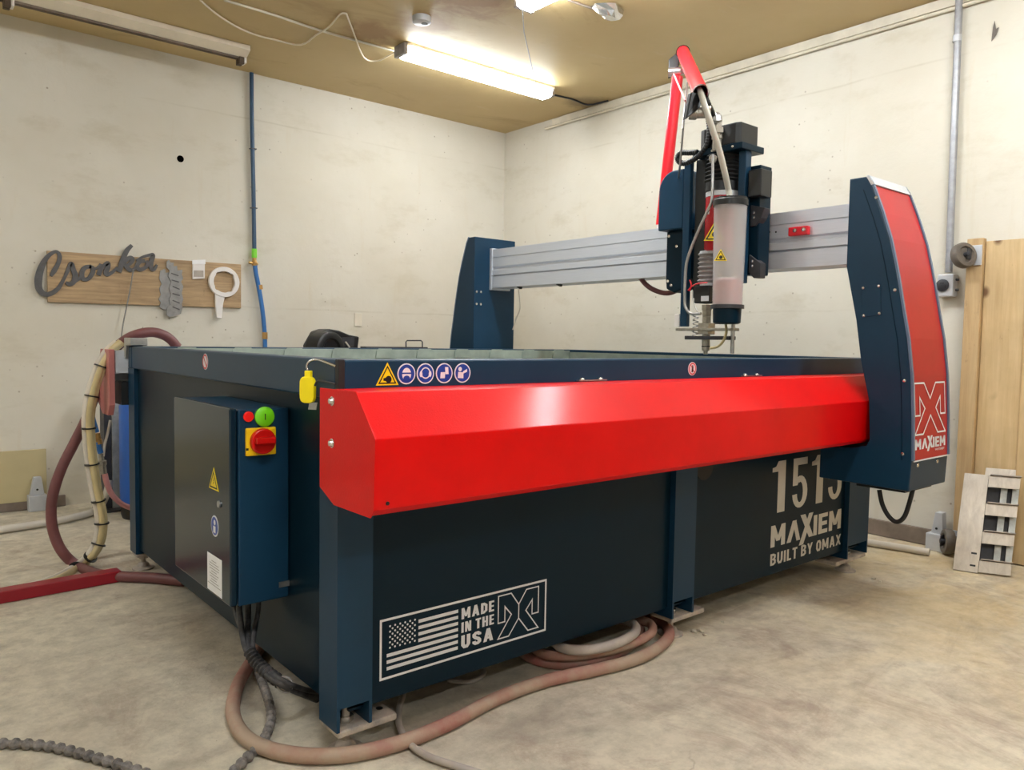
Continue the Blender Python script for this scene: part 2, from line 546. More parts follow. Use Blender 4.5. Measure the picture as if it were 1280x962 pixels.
def outline(poly, wdt, closed=True):
    """thick mitred line along a 2D polygon"""
    n = len(poly)
    P = [Vector((p[0], p[1])) for p in poly]
    L, Rr = [], []
    for i in range(n):
        a = P[i - 1] if (i > 0 or closed) else P[i]
        b = P[(i + 1) % n] if (i < n - 1 or closed) else P[i]
        d1 = (P[i] - a).normalized() if (P[i] - a).length > 1e-9 else (b - P[i]).normalized()
        d2 = (b - P[i]).normalized() if (b - P[i]).length > 1e-9 else d1
        n1, n2 = Vector((-d1.y, d1.x)), Vector((-d2.y, d2.x))
        mm = n1 + n2
        mm = n1 if mm.length < 1e-6 else mm.normalized()
        k = wdt / 2 / max(0.35, mm.dot(n1))
        L.append(P[i] + mm * k)
        Rr.append(P[i] - mm * k)
    out = []
    for i in range(n if closed else n - 1):
        j = (i + 1) % n
        out.append([tuple(L[i]), tuple(L[j]), tuple(Rr[j]), tuple(Rr[i])])
    return out

def scale2(polys, sx, sy, ox=0.0, oy=0.0):
    return [[(p[0] * sx + ox, p[1] * sy + oy) for p in q] for q in polys]

def text_polys(s, bold=0.02):
    """2D polygons of a text in the built-in font, normalised to the unit box"""
    cu = bpy.data.curves.new('text', 'FONT')
    cu.body = s
    cu.offset = bold
    cu.resolution_u = 3
    o = bpy.data.objects.new('text', cu)
    COL.objects.link(o)
    bpy.context.view_layer.update()
    me = bpy.data.meshes.new_from_object(o)
    vs = [tuple(v.co) for v in me.vertices]
    polys = [[(vs[i][0], vs[i][1]) for i in p.vertices] for p in me.polygons]
    bpy.data.objects.remove(o)
    bpy.data.curves.remove(cu)
    bpy.data.meshes.remove(me)
    xs = [p[0] for q in polys for p in q]
    ys = [p[1] for q in polys for p in q]
    return scale2([[(p[0] - min(xs), p[1] - min(ys)) for p in q] for q in polys], 1 / (max(xs) - min(xs)), 1 / (max(ys) - min(ys)))

def bar_letters(s, gap=0.16):
    """heavy block letters made of straight bars; returns polygons and total width for height 1"""
    t = 0.24
    def q(*p):
        return list(p)
    def r(x0, x1, y0, y1):
        return [(x0, y0), (x1, y0), (x1, y1), (x0, y1)]
    G = {
        'M': (0.86, [r(0, t, 0, 1), r(0.86 - t, 0.86, 0, 1), q((0, 1), (t, 1), (0.53, 0.25), (0.33, 0.25)), q((0.86 - t, 1), (0.86, 1), (0.53, 0.25), (0.33, 0.25))]),
        'A': (0.70, [q((0, 0), (0.26, 0), (0.60, 1), (0.34, 1)), q((0.62, 0), (0.86, 0), (0.56, 1), (0.34, 1))]),
        'X': (0.80, [q((-0.02, -0.28), (0.26, -0.28), (0.86, 1.18), (0.58, 1.18)), q((0.02, 1.18), (0.34, 1.18), (0.92, 0.0), (0.62, 0.0))]),
        'I': (0.24, [r(0, t, 0, 1)]),
        'E': (0.62, [r(0, t, 0, 1), r(0, 0.62, 0, 0.2), r(0, 0.58, 0.4, 0.6), r(0, 0.62, 0.8, 1)]),
        '1': (0.46, [r(0.2, 0.46, 0, 1), q((0.0, 0.80), (0.2, 0.80), (0.2, 1.0), (0.12, 0.90), (0, 0.88))]),
    }
    polys, x = [], 0.0
    for ch in s:
        wd, ps = G[ch]
        polys += scale2(ps, 1, 1, x, 0)
        x += wd + gap
    return polys, x - gap

def block_text(s, t=0.20, gap=0.13):
    """condensed heavy capitals; polygons in the unit box"""
    def r(x0, x1, y0, y1):
        return [(x0, y0), (x1, y0), (x1, y1), (x0, y1)]
    h = t / 2
    W = 0.56
    c = W - h
    T_ = 1 - h
    def o(pts, closed=False):
        return outline(pts, t, closed)
    oct_ = [(h, 0.28), (h + 0.10, h), (c - 0.10, h), (c, 0.28), (c, 0.72), (c - 0.10, T_), (h + 0.10, T_), (h, 0.72)]
    G = {
        'M': (0.74, [r(0, t, 0, 1), r(0.74 - t, 0.74, 0, 1), [(0, 1), (t, 1), (0.45, 0.2), (0.29, 0.2)], [(0.74 - t, 1), (0.74, 1), (0.45, 0.2), (0.29, 0.2)]]),
        'A': (0.64, [[(0, 0), (t, 0), (0.43, 1), (0.21, 1)], [(0.64 - t, 0), (0.64, 0), (0.43, 1), (0.21, 1)], r(0.14, 0.50, 0.2, 0.36)]),
        'D': (W, o([(h, h), (h, T_), (0.26, T_), (c, 0.74), (c, 0.26), (0.26, h)], True)),
        'E': (0.46, [r(0, t, 0, 1), r(0, 0.46, 0, 0.17), r(0, 0.43, 0.42, 0.58), r(0, 0.46, 0.83, 1)]),
        'I': (t, [r(0, t, 0, 1)]),
        'N': (0.58, [r(0, t * 0.9, 0, 1), r(0.58 - t * 0.9, 0.58, 0, 1), [(0, 1), (t * 1.1, 1), (0.58, 0), (0.58 - t * 1.1, 0)]]),
        'T': (0.52, [r(0.26 - h, 0.26 + h, 0, 1), r(0, 0.52, 0.83, 1)]),
        'H': (0.56, [r(0, t, 0, 1), r(0.56 - t, 0.56, 0, 1), r(0.1, 0.46, 0.42, 0.58)]),
        'U': (W, o([(h, 1), (h, 0.28), (h + 0.1, h), (c - 0.1, h), (c, 0.28), (c, 1)])),
        'S': (W, o([(c, 0.70), (c, 0.80), (c - 0.1, T_), (h + 0.1, T_), (h, 0.80), (h, 0.68), (h + 0.08, 0.56), (c - 0.08, 0.44), (c, 0.32), (c, 0.20), (c - 0.1, h), (h + 0.1, h), (h, 0.20), (h, 0.31)])),
        'B': (W, o([(h, h), (h, T_), (0.3, T_), (c - 0.02, 0.82), (c - 0.02, 0.66), (0.34, 0.52), (c, 0.38), (c, 0.2), (0.32, h)], True) + [r(0.1, 0.36, 0.45, 0.58)]),
        'L': (0.44, [r(0, t, 0, 1), r(0, 0.44, 0, 0.17)]),
        'Y': (0.60, [r(0.30 - h, 0.30 + h, 0, 0.46), [(0, 1), (t, 1), (0.30 + h, 0.40), (0.30 - h, 0.40)], [(0.60 - t, 1), (0.60, 1), (0.30 + h, 0.40), (0.30 - h, 0.40)]]),
        'O': (W, o(oct_, True)),
        'X': (0.62, [[(0, 0), (t, 0), (0.62, 1), (0.62 - t, 1)], [(0, 1), (t, 1), (0.62, 0), (0.62 - t, 0)]]),
        ' ': (0.16, []),
    }
    polys, x = [], 0.0
    for ch in s:
        wd, ps = G[ch]
        polys += scale2(ps, 1, 1, x, 0)
        x += wd + gap
    return scale2(polys, 1 / (x - gap), 1)

def five():
    """one heavy condensed figure 5 in a box 0.56 wide and 1 high"""
    t = 0.17
    P = [[(0, 0.86), (0.52, 0.86), (0.52, 1), (0, 1)], [(0, 0.46), (t, 0.46), (t, 0.9), (0, 0.9)]]
    outer, inner = [], []
    cx = 0.27
    for k in range(17):
        a = math.radians(115 - k * 18.2)
        outer.append((cx + 0.28 * math.cos(a), 0.30 + 0.30 * math.sin(a) * (1.15 if math.sin(a) > 0 else 1)))
        inner.append((cx + 0.11 * math.cos(a), 0.30 + 0.19 * math.sin(a) * (1.15 if math.sin(a) > 0 else 1)))
    for k in range(16):
        P.append([outer[k], outer[k + 1], inner[k + 1], inner[k]])
    P.append([(0, 0.46), (t, 0.46), (0.23, 0.57), (0.15, 0.645)])
    return P

LOGO = [(0, 1), (0.31, 1), (0.5, 0.69), (0.69, 1), (1, 1), (1, 0.37), (0.84, 0.37), (0.84, 0.72), (0.68, 0.5), (1, 0),
        (0.74, 0), (0.5, 0.36), (0.26, 0), (0, 0), (0.32, 0.5), (0.16, 0.72), (0.16, 0.37), (0, 0.37)]

def copy_tree(o, loc, parent=None):
    c = o.copy()
    COL.objects.link(c)
    c.parent = parent
    if parent is None:
        c.location = loc
    for ch in o.children:
        copy_tree(ch, None, c)
    return c

# ================================================================== the setting
struct(MB().box(RX0, RX1, RY0, RY1, -0.12, 0.0).build('floor', 'concrete'))
struct(MB().box(RX0, RX1, RY0, RY1, RZ, RZ + 0.1).build('ceiling', 'ceiling'))
struct(MB().box(RX0 - 0.15, RX1 + 0.15, RY1, RY1 + 0.15, -0.12, RZ + 0.1).build('wall_back', 'plaster'))
struct(MB().box(RX1, RX1 + 0.15, RY0, RY1, -0.12, RZ + 0.1).build('wall_right', 'plaster'))
struct(MB().box(RX0 - 0.15, RX0, RY0, RY1, -0.12, RZ + 0.1).build('wall_left', 'plaster'))
struct(MB().box(RX0 - 0.15, RX1 + 0.15, RY0 - 0.15, RY0, -0.12, RZ + 0.1).build('wall_front', 'plaster'))
# baseboards and the cornice strip with its pipe on the right wall
struct(MB().box(RX1 - 0.022, RX1 - 0.001, 1.5, RY1 - 0.002, 0.002, 0.085).build('baseboard_right', 'brown_board', bevel=0.003))
struct(MB().box(RX0 + 0.01, 0.86, RY1 - 0.022, RY1 - 0.001, 0.002, 0.065).build('baseboard_back', 'brown_board', bevel=0.003))
random.seed(3)
prof = []
y = RY0 + 0.02
top = []
while y < RY1 - 0.5:
    top.append((y, RZ - 0.003 - random.choice((0.0, 0.0, 0.012, 0.02)) * random.random()))
    y += random.uniform(0.04, 0.16)
strip = [(RY0 + 0.02, RZ - 0.052), (top[-1][0], RZ - 0.052)] + top[::-1]
struct(MB().prism(strip, 'x', RX1 - 0.012, RX1 - 0.001).build('trim_1', 'white_trim'))
# plasterboard joint battens across the ceiling
for i, (a, b) in enumerate([(3.55, 3.70), (2.32, 2.47)]):
    pass

# ------------------------------------------------------------------ fluorescent fixtures
def strip_light(cx, cy, length, along, tube, label, group=None):
    r = empty('fluorescent_light', (cx, cy, RZ))
    h = length / 2
    def bx(mb, l0, l1, w0, w1, z0, z1):
        if along == 'x':
            mb.box(cx + l0, cx + l1, cy + w0, cy + w1, z0, z1)
        else:
            mb.box(cx + w0, cx + w1, cy + l0, cy + l1, z0, z1)
        return mb
    # housing: a shallow trough with sloping sides
    pr = [(-0.062, RZ - 0.002), (-0.062, RZ - 0.018), (-0.03, RZ - 0.046), (0.03, RZ - 0.046), (0.062, RZ - 0.018), (0.062, RZ - 0.002)]
    if along == 'x':
        hb = MB().prism([(p[0] + cy, p[1]) for p in pr], 'x', cx - h, cx + h)
    else:
        hb = MB().prism([(p[0] + cx, p[1]) for p in pr], 'y', cy - h, cy + h)
    hb.build('housing', 'fixture_white', r)
    dp = [(-0.064, RZ - 0.0185), (-0.058, RZ - 0.055), (-0.035, RZ - 0.072), (0.035, RZ - 0.072), (0.058, RZ - 0.055), (0.064, RZ - 0.0185), (0.03, RZ - 0.0465), (-0.03, RZ - 0.0465)]
    if along == 'x':
        db = MB().prism([(p[0] + cy, p[1]) for p in dp], 'x', cx - h + 0.02, cx + h - 0.02)
    else:
        db = MB().prism([(p[0] + cx, p[1]) for p in dp], 'y', cy - h + 0.02, cy + h - 0.02)
    db.build('diffuser', tube, r)
    for e in (-1, 1):
        mb = MB()
        bx(mb, e * h - 0.019, e * h + 0.006, -0.058, 0.058, RZ - 0.068, RZ - 0.003)
        mb.build('end_cap', 'bellows_grey', r, bevel=0.004)
    tag(r, label, 'ceiling light', group)
    return r

strip_light(3.02, 3.98, 1.16, 'x', 'tube_dim', 'lit fluorescent strip light on the ceiling near the room corner')
strip_light(2.56, 2.42, 1.22, 'y', 'tube_lit', 'lit fluorescent strip light at the top edge above the machine')
strip_light(2.98, 0.62, 1.22, 'y', 'tube_lit', 'lit fluorescent strip light out of view before the right wall')
strip_light(0.35, 0.55, 1.22, 'x', 'tube_lit', 'lit fluorescent strip light overhead where the picture is taken')
strip_light(-1.7, 3.7, 1.22, 'x', 'tube_lit', 'lit fluorescent strip light over the open floor at left')
strip_light(0.4, -1.7, 1.22, 'x', 'tube_lit', 'lit fluorescent strip light at the back of the shop')

# the dead fixture along the back wall: bare sockets, no tubes in place, only the reflector ridges
r = empty('dead_light_fixture', (0.95, 4.68, RZ))
MB().prism([(4.60, RZ - 0.002), (4.60, RZ - 0.03), (4.655, RZ - 0.058), (4.71, RZ - 0.058), (4.76, RZ - 0.03), (4.76, RZ - 0.002)], 'x', -0.62, 1.78).build('housing', 'fixture_white', r)
for yy in (4.668, 4.700):
    MB().box(-0.6, 1.76, yy - 0.004, yy + 0.004, RZ - 0.068, RZ - 0.056).build('rail', 'brown_board', r)
for xx in (1.735, 0.56, -0.58):
    s_ = MB().box(xx, xx + 0.03, 4.652, 4.676, RZ - 0.098, RZ - 0.058).box(xx, xx + 0.03, 4.69, 4.714, RZ - 0.098, RZ - 0.058).build('lamp_socket', 'socket_dark', r, bevel=0.003)
    MB().box(xx + 0.03, xx + 0.045, 4.655, 4.712, RZ - 0.09, RZ - 0.058).build('socket_clip', 'white_plastic', s_, bevel=0.003)
tag(r, 'unlit tan strip fixture with empty lamp sockets along the back wall ceiling', 'ceiling light')

# ================================================================== the water-jet table
X0, X1, Y0, Y1 = 0.82, 3.43, 1.60, 3.55
RIM = 0.95
T = empty('waterjet_table', (2.1, 2.58, 0.0))
tag(T, 'dark blue waterjet cutting table with a long red cover and wall mounted cabinet', 'cutting machine')

def post(x0, x1, y0, y1, front=True):
    """square tube post, open at the foot on its outer face"""
    t = 0.008
    s = 1 if front else -1
    ya, yb = (y0, y1) if front else (y1, y0)
    mb = MB()
    mb.box(x0, x0 + t, y0, y1, 0.076, 0.857)
    mb.box(x1 - t, x1, y0, y1, 0.076, 0.857)
    mb.box(x0 + t, x1 - t, min(yb, yb - s * t), max(yb, yb - s * t), 0.076, 0.857)
    mb.box(x0 + t, x1 - t, min(ya, ya + s * t), max(ya, ya + s * t), 0.132, 0.857)
    o = mb.build('frame_post', 'navy', T)
    return o

def level_foot(x, y, px0, px1, py0, py1, zt=0.076):
    pl = MB()
    h = 0.009
    hx = px1 - 0.022 if abs(px1 - x) > abs(px0 - x) else px0 + 0.022
    pl.box(px0, px1, py0, py1, zt - 0.017, zt)
    f_ = pl.build('foot_plate', 'dusty_plate', T, bevel=0.004)
    MB().cyl((hx, (py0 + py1) / 2, zt - 0.002), (hx, (py0 + py1) / 2, zt + 0.0006), h, 16).build('bolt_hole', 'black', f_)
    b = MB().cyl((x, y, 0.012), (x, y, 0.125), 0.0095, 14).build('levelling_bolt', 'dusty_plate', T, smooth=40)
    MB().cyl((x, y, zt), (x, y, zt + 0.014), 0.019, 6).build('nut', 'bolt_steel', b)
    MB().cyl((x, y, zt - 0.031), (x, y, zt - 0.017), 0.019, 6).build('nut', 'dusty_plate', b)
    MB().lathe((x, y, 0.0005), (0, 0, 1), [(0, 0.044), (0.006, 0.044), (0.012, 0.026), (0.022, 0.022), (0.028, 0.014)], 24).build('levelling_pad', 'dusty_plate', b, smooth=40)

post(0.82, 0.913, 1.60, 1.692)
post(2.051, 2.167, 1.60, 1.692)
post(3.245, 3.43, 1.60, 1.692)
for x0_, x1_ in ((0.845, 0.935), (2.051, 2.167), (3.32, 3.43)):
    post(x0_, x1_, 3.46, 3.55, False)
level_foot(0.868, 1.648, 0.826, 0.985, 1.603, 1.70)
level_foot(2.105, 1.648, 2.056, 2.235, 1.603, 1.70)
level_foot(3.33, 1.648, 3.16, 3.425, 1.603, 1.70)
for xx, a, b in ((0.885, 0.85, 0.96), (2.11, 2.05, 2.22), (3.37, 3.2, 3.42)):
    level_foot(xx, 3.505, a, b, 3.465, 3.545)

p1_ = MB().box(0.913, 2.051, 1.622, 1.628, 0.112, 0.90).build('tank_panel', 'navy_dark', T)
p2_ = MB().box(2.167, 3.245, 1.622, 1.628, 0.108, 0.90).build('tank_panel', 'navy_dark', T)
# recessed round handhole beneath the red cover of the second panel
MB().lathe((2.235, 1.6216, 0.575), (0, -1, 0), [(0, 0.05), (0.0012, 0.05)], 28).build('handhole', 'black_rubber', p2_)
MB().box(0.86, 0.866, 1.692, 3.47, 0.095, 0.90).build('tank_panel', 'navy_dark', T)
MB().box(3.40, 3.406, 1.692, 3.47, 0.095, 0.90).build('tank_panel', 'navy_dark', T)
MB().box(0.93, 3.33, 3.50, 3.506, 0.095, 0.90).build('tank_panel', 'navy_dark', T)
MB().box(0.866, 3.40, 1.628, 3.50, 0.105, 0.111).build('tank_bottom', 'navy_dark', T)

# rim: four box rails; the left one leans out a little towards the rear like the real table
def rim(poly, name='rim_rail'):
    return MB().prism(poly, 'z', 0.858, RIM).build(name, 'navy', T, bevel=0.005)
rim([(0.834, 1.60), (3.43, 1.60), (3.43, 1.662), (0.834, 1.662)])
rim([(0.82, 1.613), (0.834, 1.613), (0.834, 1.664), (0.882, 1.664), (0.905, 3.49), (0.845, 3.49)])
rim([(0.845, 3.492), (3.43, 3.492), (3.43, 3.55), (0.845, 3.55)])
rim([(3.37, 1.664), (3.43, 1.664), (3.43, 3.49), (3.37, 3.49)])
MB().box(0.818, 0.834, 1.594, 1.612, 0.862, RIM + 0.001).build('corner_cap', 'black_rubber', T, bevel=0.002)
# pale galvanised catch ledge inside the tank, with slat seats along its edge
led = MB().box(0.91, 3.36, 3.470, 3.488, 0.80, 0.944).build('inner_ledge', 'galv_green', T)
MB().box(0.91, 3.36, 1.666, 1.680, 0.80, 0.935).build('inner_ledge', 'galv_green', T)
MB().box(0.906, 0.920, 1.682, 3.468, 0.80, 0.935).build('inner_ledge', 'galv_green', T)
MB().box(3.352, 3.366, 1.682, 3.468, 0.80, 0.935).build('inner_ledge', 'galv_green', T)
for k in range(10):
    xx = 1.06 + k * 0.245
    MB().prism([(xx - 0.055, 0.90), (xx + 0.055, 0.90), (xx + 0.05, 0.936), (xx + 0.035, 0.948), (xx - 0.035, 0.948), (xx - 0.05, 0.936)], 'y', 3.462, 3.4695).build('slat_seat', 'galv_green', led)
slat_me = None
for k in range(46):
    xx = 0.965 + k * 0.0515
    if slat_me is None:
        so = MB().box(xx, xx + 0.003, 1.684, 3.466, 0.80, 0.885).build('slat', 'galv', T)
        slat_me = so
    else:
        c = slat_me.copy()
        COL.objects.link(c)
        c.parent = T
        c.location = (k * 0.0515, 0, 0)
MB().box(0.922, 3.35, 1.684, 3.466, 0.74, 0.78).build('water', 'galv_green', T)

# ---- red cover over the front way
CP = [(1.598, 0.884), (1.437, 0.887), (1.355, 0.797), (1.360, 0.652), (1.378, 0.638), (1.53, 0.637), (1.598, 0.666)]
rc = MB().prism(CP, 'x', 0.778, 3.40).build('way_cover', 'red', T, bevel=0.0025)
part_label(rc, 'long glossy red sheet metal cover with a sloping top')
MB().prism([(1.599, 0.8875), (1.434, 0.8895), (1.352, 0.798), (1.356, 0.652), (1.372, 0.635), (1.53, 0.6345), (1.599, 0.6645)], 'x', 0.7745, 0.7778).build('end_plate', 'red', rc, bevel=0.001)
for z_ in (0.862, 0.770):
    yb_ = 1.537 if z_ > 0.8 else 1.537
    MB().lathe((0.7745, yb_, z_), (-1, 0, 0), [(0, 0.0105), (0.002, 0.0105), (0.0025, 0.008), (0.008, 0.006), (0.009, 0.002)], 14).build('bolt', 'bolt_steel', rc, smooth=50)
MB().cyl((0.808, 1.3605, 0.664), (0.808, 1.3572, 0.664), 0.004, 12).build('rivet_hole', 'black', rc)
for xx in (1.595, 1.672, 2.42, 2.495):
    MB().lathe((xx, 1.5955, 0.8885), (0, 0, 1), [(0, 0.010), (0.003, 0.010), (0.007, 0.006), (0.008, 0.002)], 12).build('bolt', 'bolt_steel', rc, smooth=50)
for xx in (1.595, 2.42):
    MB().box(xx - 0.02, xx + 0.097, 1.585, 1.597, 0.8862, 0.8895).build('hold_down_strip', 'steel', rc)

# ---- lettering and decals on the tank panels
FX, FZ = Vector((1, 0, 0)), Vector((0, 0, 1))
yd = 1.6212
# "1515", partly hidden by the gantry foot
hgt, z1515 = 0.203, 0.347
for i, ch in enumerate('1515'):
    xs = 2.668 + (0.0, 0.150, 0.292, 0.432)[i]
    wd = 0.205
    polys = bar_letters('1')[0] if ch == '1' else five()
    MB().flat((xs, yd, z1515), FX, FZ, scale2(polys, wd, hgt)).build('lettering', 'grey_print', p2_)
lp, lw = bar_letters('MAXIEM', 0.10)
MB().flat((2.672, yd, 0.214), FX, FZ, scale2(lp, 0.548 / lw, 0.085)).build('lettering', 'grey_print', p2_)
MB().flat((2.674, yd, 0.142), FX, FZ, scale2(block_text('BUILT BY OMAX', 0.19), 0.552, 0.046)).build('lettering', 'grey_print', p2_)
# framed flag badge
lx, lz, lw_, lh_ = 0.945, 0.160, 0.548, 0.150
MB().flat((lx, yd, lz), FX, FZ, outline([(0.003, 0.003), (lw_, 0.003), (lw_, lh_), (0.003, lh_)], 0.006)).build('badge_frame', 'white_print', p1_)
fl = MB()
fx0, fx1, fz0 = 0.02, 0.236, 0.022
sh = 0.0087
for k in range(7):
    zz = fz0 + k * 0.0165
    xa = fx0 if k < 3 else fx0 + 0.092
    fl.flat((lx, yd, lz), FX, FZ, [[(xa, zz), (fx1, zz), (fx1, zz + sh), (xa, zz + sh)]])
for rr in range(9):
    for cc in range(6 if rr % 2 == 0 else 5):
        fl.flat((lx, yd, lz), FX, FZ, [disc(fx0 + 0.009 + cc * 0.0145 + (0.0072 if rr % 2 else 0), fz0 + 0.0555 + rr * 0.0068, 0.0029, n=6)])
fl.build('flag_decal', 'white_print', p1_)
for s_, zz, hh, ww in (('MADE', 0.100, 0.030, 0.110), ('IN THE', 0.0635, 0.028, 0.110), ('USA', 0.020, 0.036, 0.108)):
    MB().flat((lx + 0.247, yd, lz + zz), FX, FZ, scale2(block_text(s_, 0.22), ww, hh)).build('lettering', 'white_print', p1_)
lg = scale2([LOGO], 0.148, 0.120, 0.372, 0.017)[0]
MB().flat((lx, yd, lz), FX, FZ, outline(lg, 0.0036) + [[(0.4442, 0.060), (0.4478, 0.060), (0.4478, 0.100), (0.4442, 0.100)]]).build('logo_outline', 'white_print', p1_)

# ---- warning stickers on the front rim
def sticker_round(x, z, r, kind, parent=T):
    o = MB().slab((x, 1.5997, z), FX, FZ, [disc(0, 0, r)], 0.0006).build('sticker', 'white_print', parent)
    b = MB().flat((x, 1.5988, z), FX, FZ, [disc(0, 0, r * 0.88)]).build('sticker_disc', 'blue_print' if kind != 'no' else 'white_print', o)
    g = MB()
    R_ = r
    if kind == 'goggles':
        P = [disc(0, -0.05 * R_, 0.50 * R_, 0.62 * R_)]
        g.flat((x, 1.5984, z), FX, FZ, P)
        g.build('pictogram', 'white_print', o)
        MB().flat((x, 1.5981, z), FX, FZ, [[(-0.5 * R_, -0.02 * R_), (0.5 * R_, -0.02 * R_), (0.5 * R_, 0.12 * R_), (-0.5 * R_, 0.12 * R_)], disc(0, -0.42 * R_, 0.36 * R_, 0.26 * R_)]).build('pictogram', 'blue_print', o)
        return o
    if kind == 'muffs':
        P = ring(0, 0.05 * R_, 0.56 * R_, 0.44 * R_) + [disc(-0.52 * R_, -0.05 * R_, 0.16 * R_, 0.30 * R_), disc(0.52 * R_, -0.05 * R_, 0.16 * R_, 0.30 * R_)]
    elif kind == 'gloves':
        P = [[(-0.5 * R_, -0.5 * R_), (0.05 * R_, -0.5 * R_), (0.1 * R_, 0.1 * R_), (-0.45 * R_, 0.1 * R_)], [(0.12 * R_, -0.1 * R_), (0.5 * R_, -0.1 * R_), (0.45 * R_, 0.6 * R_), (0.05 * R_, 0.6 * R_)]]
    elif kind == 'manual':
        P = [disc(-0.32 * R_, 0.38 * R_, 0.22 * R_), [(-0.6 * R_, -0.5 * R_), (0.1 * R_, -0.55 * R_), (0.1 * R_, 0.05 * R_), (-0.55 * R_, 0.1 * R_)], [(0.0, -0.1 * R_), (0.55 * R_, 0.1 * R_), (0.55 * R_, 0.4 * R_), (0.05 * R_, 0.15 * R_)]]
    else:
        P = ring(0, 0, 0.88 * R_, 0.70 * R_) + [[(-0.55 * R_, 0.62 * R_), (-0.42 * R_, 0.7 * R_), (0.6 * R_, -0.55 * R_), (0.5 * R_, -0.66 * R_)]]
        MB().flat((x, 1.5981, z), FX, FZ, [disc(0.02 * R_, 0.4 * R_, 0.15 * R_), [(-0.22 * R_, -0.5 * R_), (0.15 * R_, -0.5 * R_), (0.22 * R_, 0.25 * R_), (-0.15 * R_, 0.25 * R_)]]).build('pictogram', 'black_print', o)
    g.flat((x, 1.5984, z), FX, FZ, P)
    g.build('pictogram', 'white_print' if kind != 'no' else 'red_print', o)
    return o

for xx, kd in ((1.001, 'goggles'), (1.0555, 'muffs'), (1.112, 'gloves'), (1.1685, 'manual')):
    sticker_round(xx, 0.9155, 0.0255, kd)
sticker_round(2.119, 0.916, 0.0225, 'no')
tri = [(0, 0), (0.062, 0), (0.031, 0.054)]
st = MB().slab((0.917, 1.5997, 0.889), FX, FZ, [tri], 0.0006).build('sticker', 'yellow_print', T)
MB().flat((0.917, 1.5987, 0.889), FX, FZ, outline([(0.0085, 0.005), (0.0535, 0.005), (0.031, 0.0445)], 0.003) + [disc(0.034, 0.014, 0.0085)] + [[(0.02, 0.011), (0.034, 0.009), (0.034, 0.019), (0.02, 0.017)]]).build('pictogram', 'black_print', st)
# prohibition sticker on the left rim (faces -x)
NY = Vector((0, -1, 0))
so = MB().slab((0.8318, 2.535, 0.916), NY, FZ, [disc(0, 0, 0.026)], 0.0006).build('sticker', 'white_print', T)
MB().flat((0.8305, 2.535, 0.916), NY, FZ, ring(0, 0, 0.024, 0.0185) + [[(-0.015, 0.013), (-0.011, 0.017), (0.015, -0.013), (0.011, -0.017)]]).build('pictogram', 'red_print', so)

# ---- control cabinet bolted to the left side
cb = MB().box(0.722, 0.858, 1.954, 2.425, 0.30, 0.812).build('control_cabinet', 'navy', T, bevel=0.004)
part_label(cb, 'dark blue electrical cabinet on the table side')
MB().box(0.701, 0.7195, 1.957, 2.422, 0.302, 0.815).build('cabinet_door', 'door_blue', cb, bevel=0.004)
MB().box(0.735, 0.84, 2.0, 2.3, 0.285, 0.2995).build('gland_plate', 'black', cb)
g_ = MB().lathe((0.748, 1.9535, 0.7935), (0, -1, 0), [(0, 0.0135), (0.004, 0.0135), (0.006, 0.0115)], 24).build('pilot_lamp', 'button_red', cb, smooth=40)
g_ = MB().lathe((0.790, 1.9535, 0.7915), (0, -1, 0), [(0, 0.026), (0.005, 0.026), (0.007, 0.0235)], 32).build('start_button', 'button_green', cb, smooth=40)
MB().flat((0.790, 1.9460, 0.7915), FX, FZ, [[(-0.0013, -0.008), (0.0013, -0.008), (0.0013, 0.008), (-0.0013, 0.008)]]).build('button_mark', 'black_print', cb)
MB().box(0.739, 0.819, 1.944, 1.9538, 0.692, 0.764).build('switch_plate', 'switch_yellow', cb, bevel=0.003)
MB().lathe((0.781, 1.944, 0.729), (0, -1, 0), [(0, 0.034), (0.012, 0.033), (0.014, 0.030)], 32).box(0.7555, 0.8065, 1.915, 1.931, 0.7245, 0.7405).build('switch_knob', 'switch_red', cb, bevel=0.002)
MB().box(0.7385, 0.745, 1.9435, 1.9445, 0.707, 0.713).build('switch_slot', 'black_print', cb)
# stickers on the door (faces -x)
st = MB().slab((0.7006, 2.073, 0.590), NY, FZ, [[(-0.038, 0), (0.038, 0), (0, 0.060)]], 0.0006).build('sticker', 'yellow_print', cb)
MB().flat((0.6993, 2.073, 0.590), NY, FZ, outline([(-0.026, 0.006), (0.026, 0.006), (0, 0.047)], 0.004) + [[(-0.005, 0.013), (0.004, 0.021), (-0.001, 0.022), (0.004, 0.035), (-0.005, 0.023), (0, 0.022)]]).build('pictogram', 'black_print', cb)
MB().slab((0.7006, 2.067, 0.493), NY, FZ, [disc(0, 0, 0.0285)], 0.0006).build('sticker', 'white_print', cb)
MB().flat((0.6993, 2.067, 0.493), NY, FZ, [disc(0, 0, 0.0245)]).build('pictogram', 'blue_print', cb)
MB().flat((0.6990, 2.067, 0.493), NY, FZ, [[(-0.009, -0.018), (0.009, -0.018), (0.009, 0.0), (-0.009, 0.0)], disc(0.002, 0.010, 0.0075, n=12)]).build('pictogram', 'white_print', cb)
MB().slab((0.7006, 2.128, 0.309), NY, FZ, [[(0, 0), (0.112, 0), (0.112, 0.102), (0, 0.102)]], 0.0005).build('notice', 'paper', cb)
nt = MB()
for k, (a, b) in enumerate(((0.036, 0.074), (0.02, 0.09), (0.016, 0.096), (0.02, 0.092), (0.033, 0.076), (0.02, 0.09), (0.023, 0.082), (0.033, 0.076), (0.023, 0.09), (0.006, 0.106))):
    zz = 0.085 - k * 0.0072
    nt.flat((0.6994, 2.128, 0.309), NY, FZ, [[(a, zz), (b, zz), (b, zz + 0.0018), (a, zz + 0.0018)]])
nt.build('notice_print', 'bellows_grey', cb)
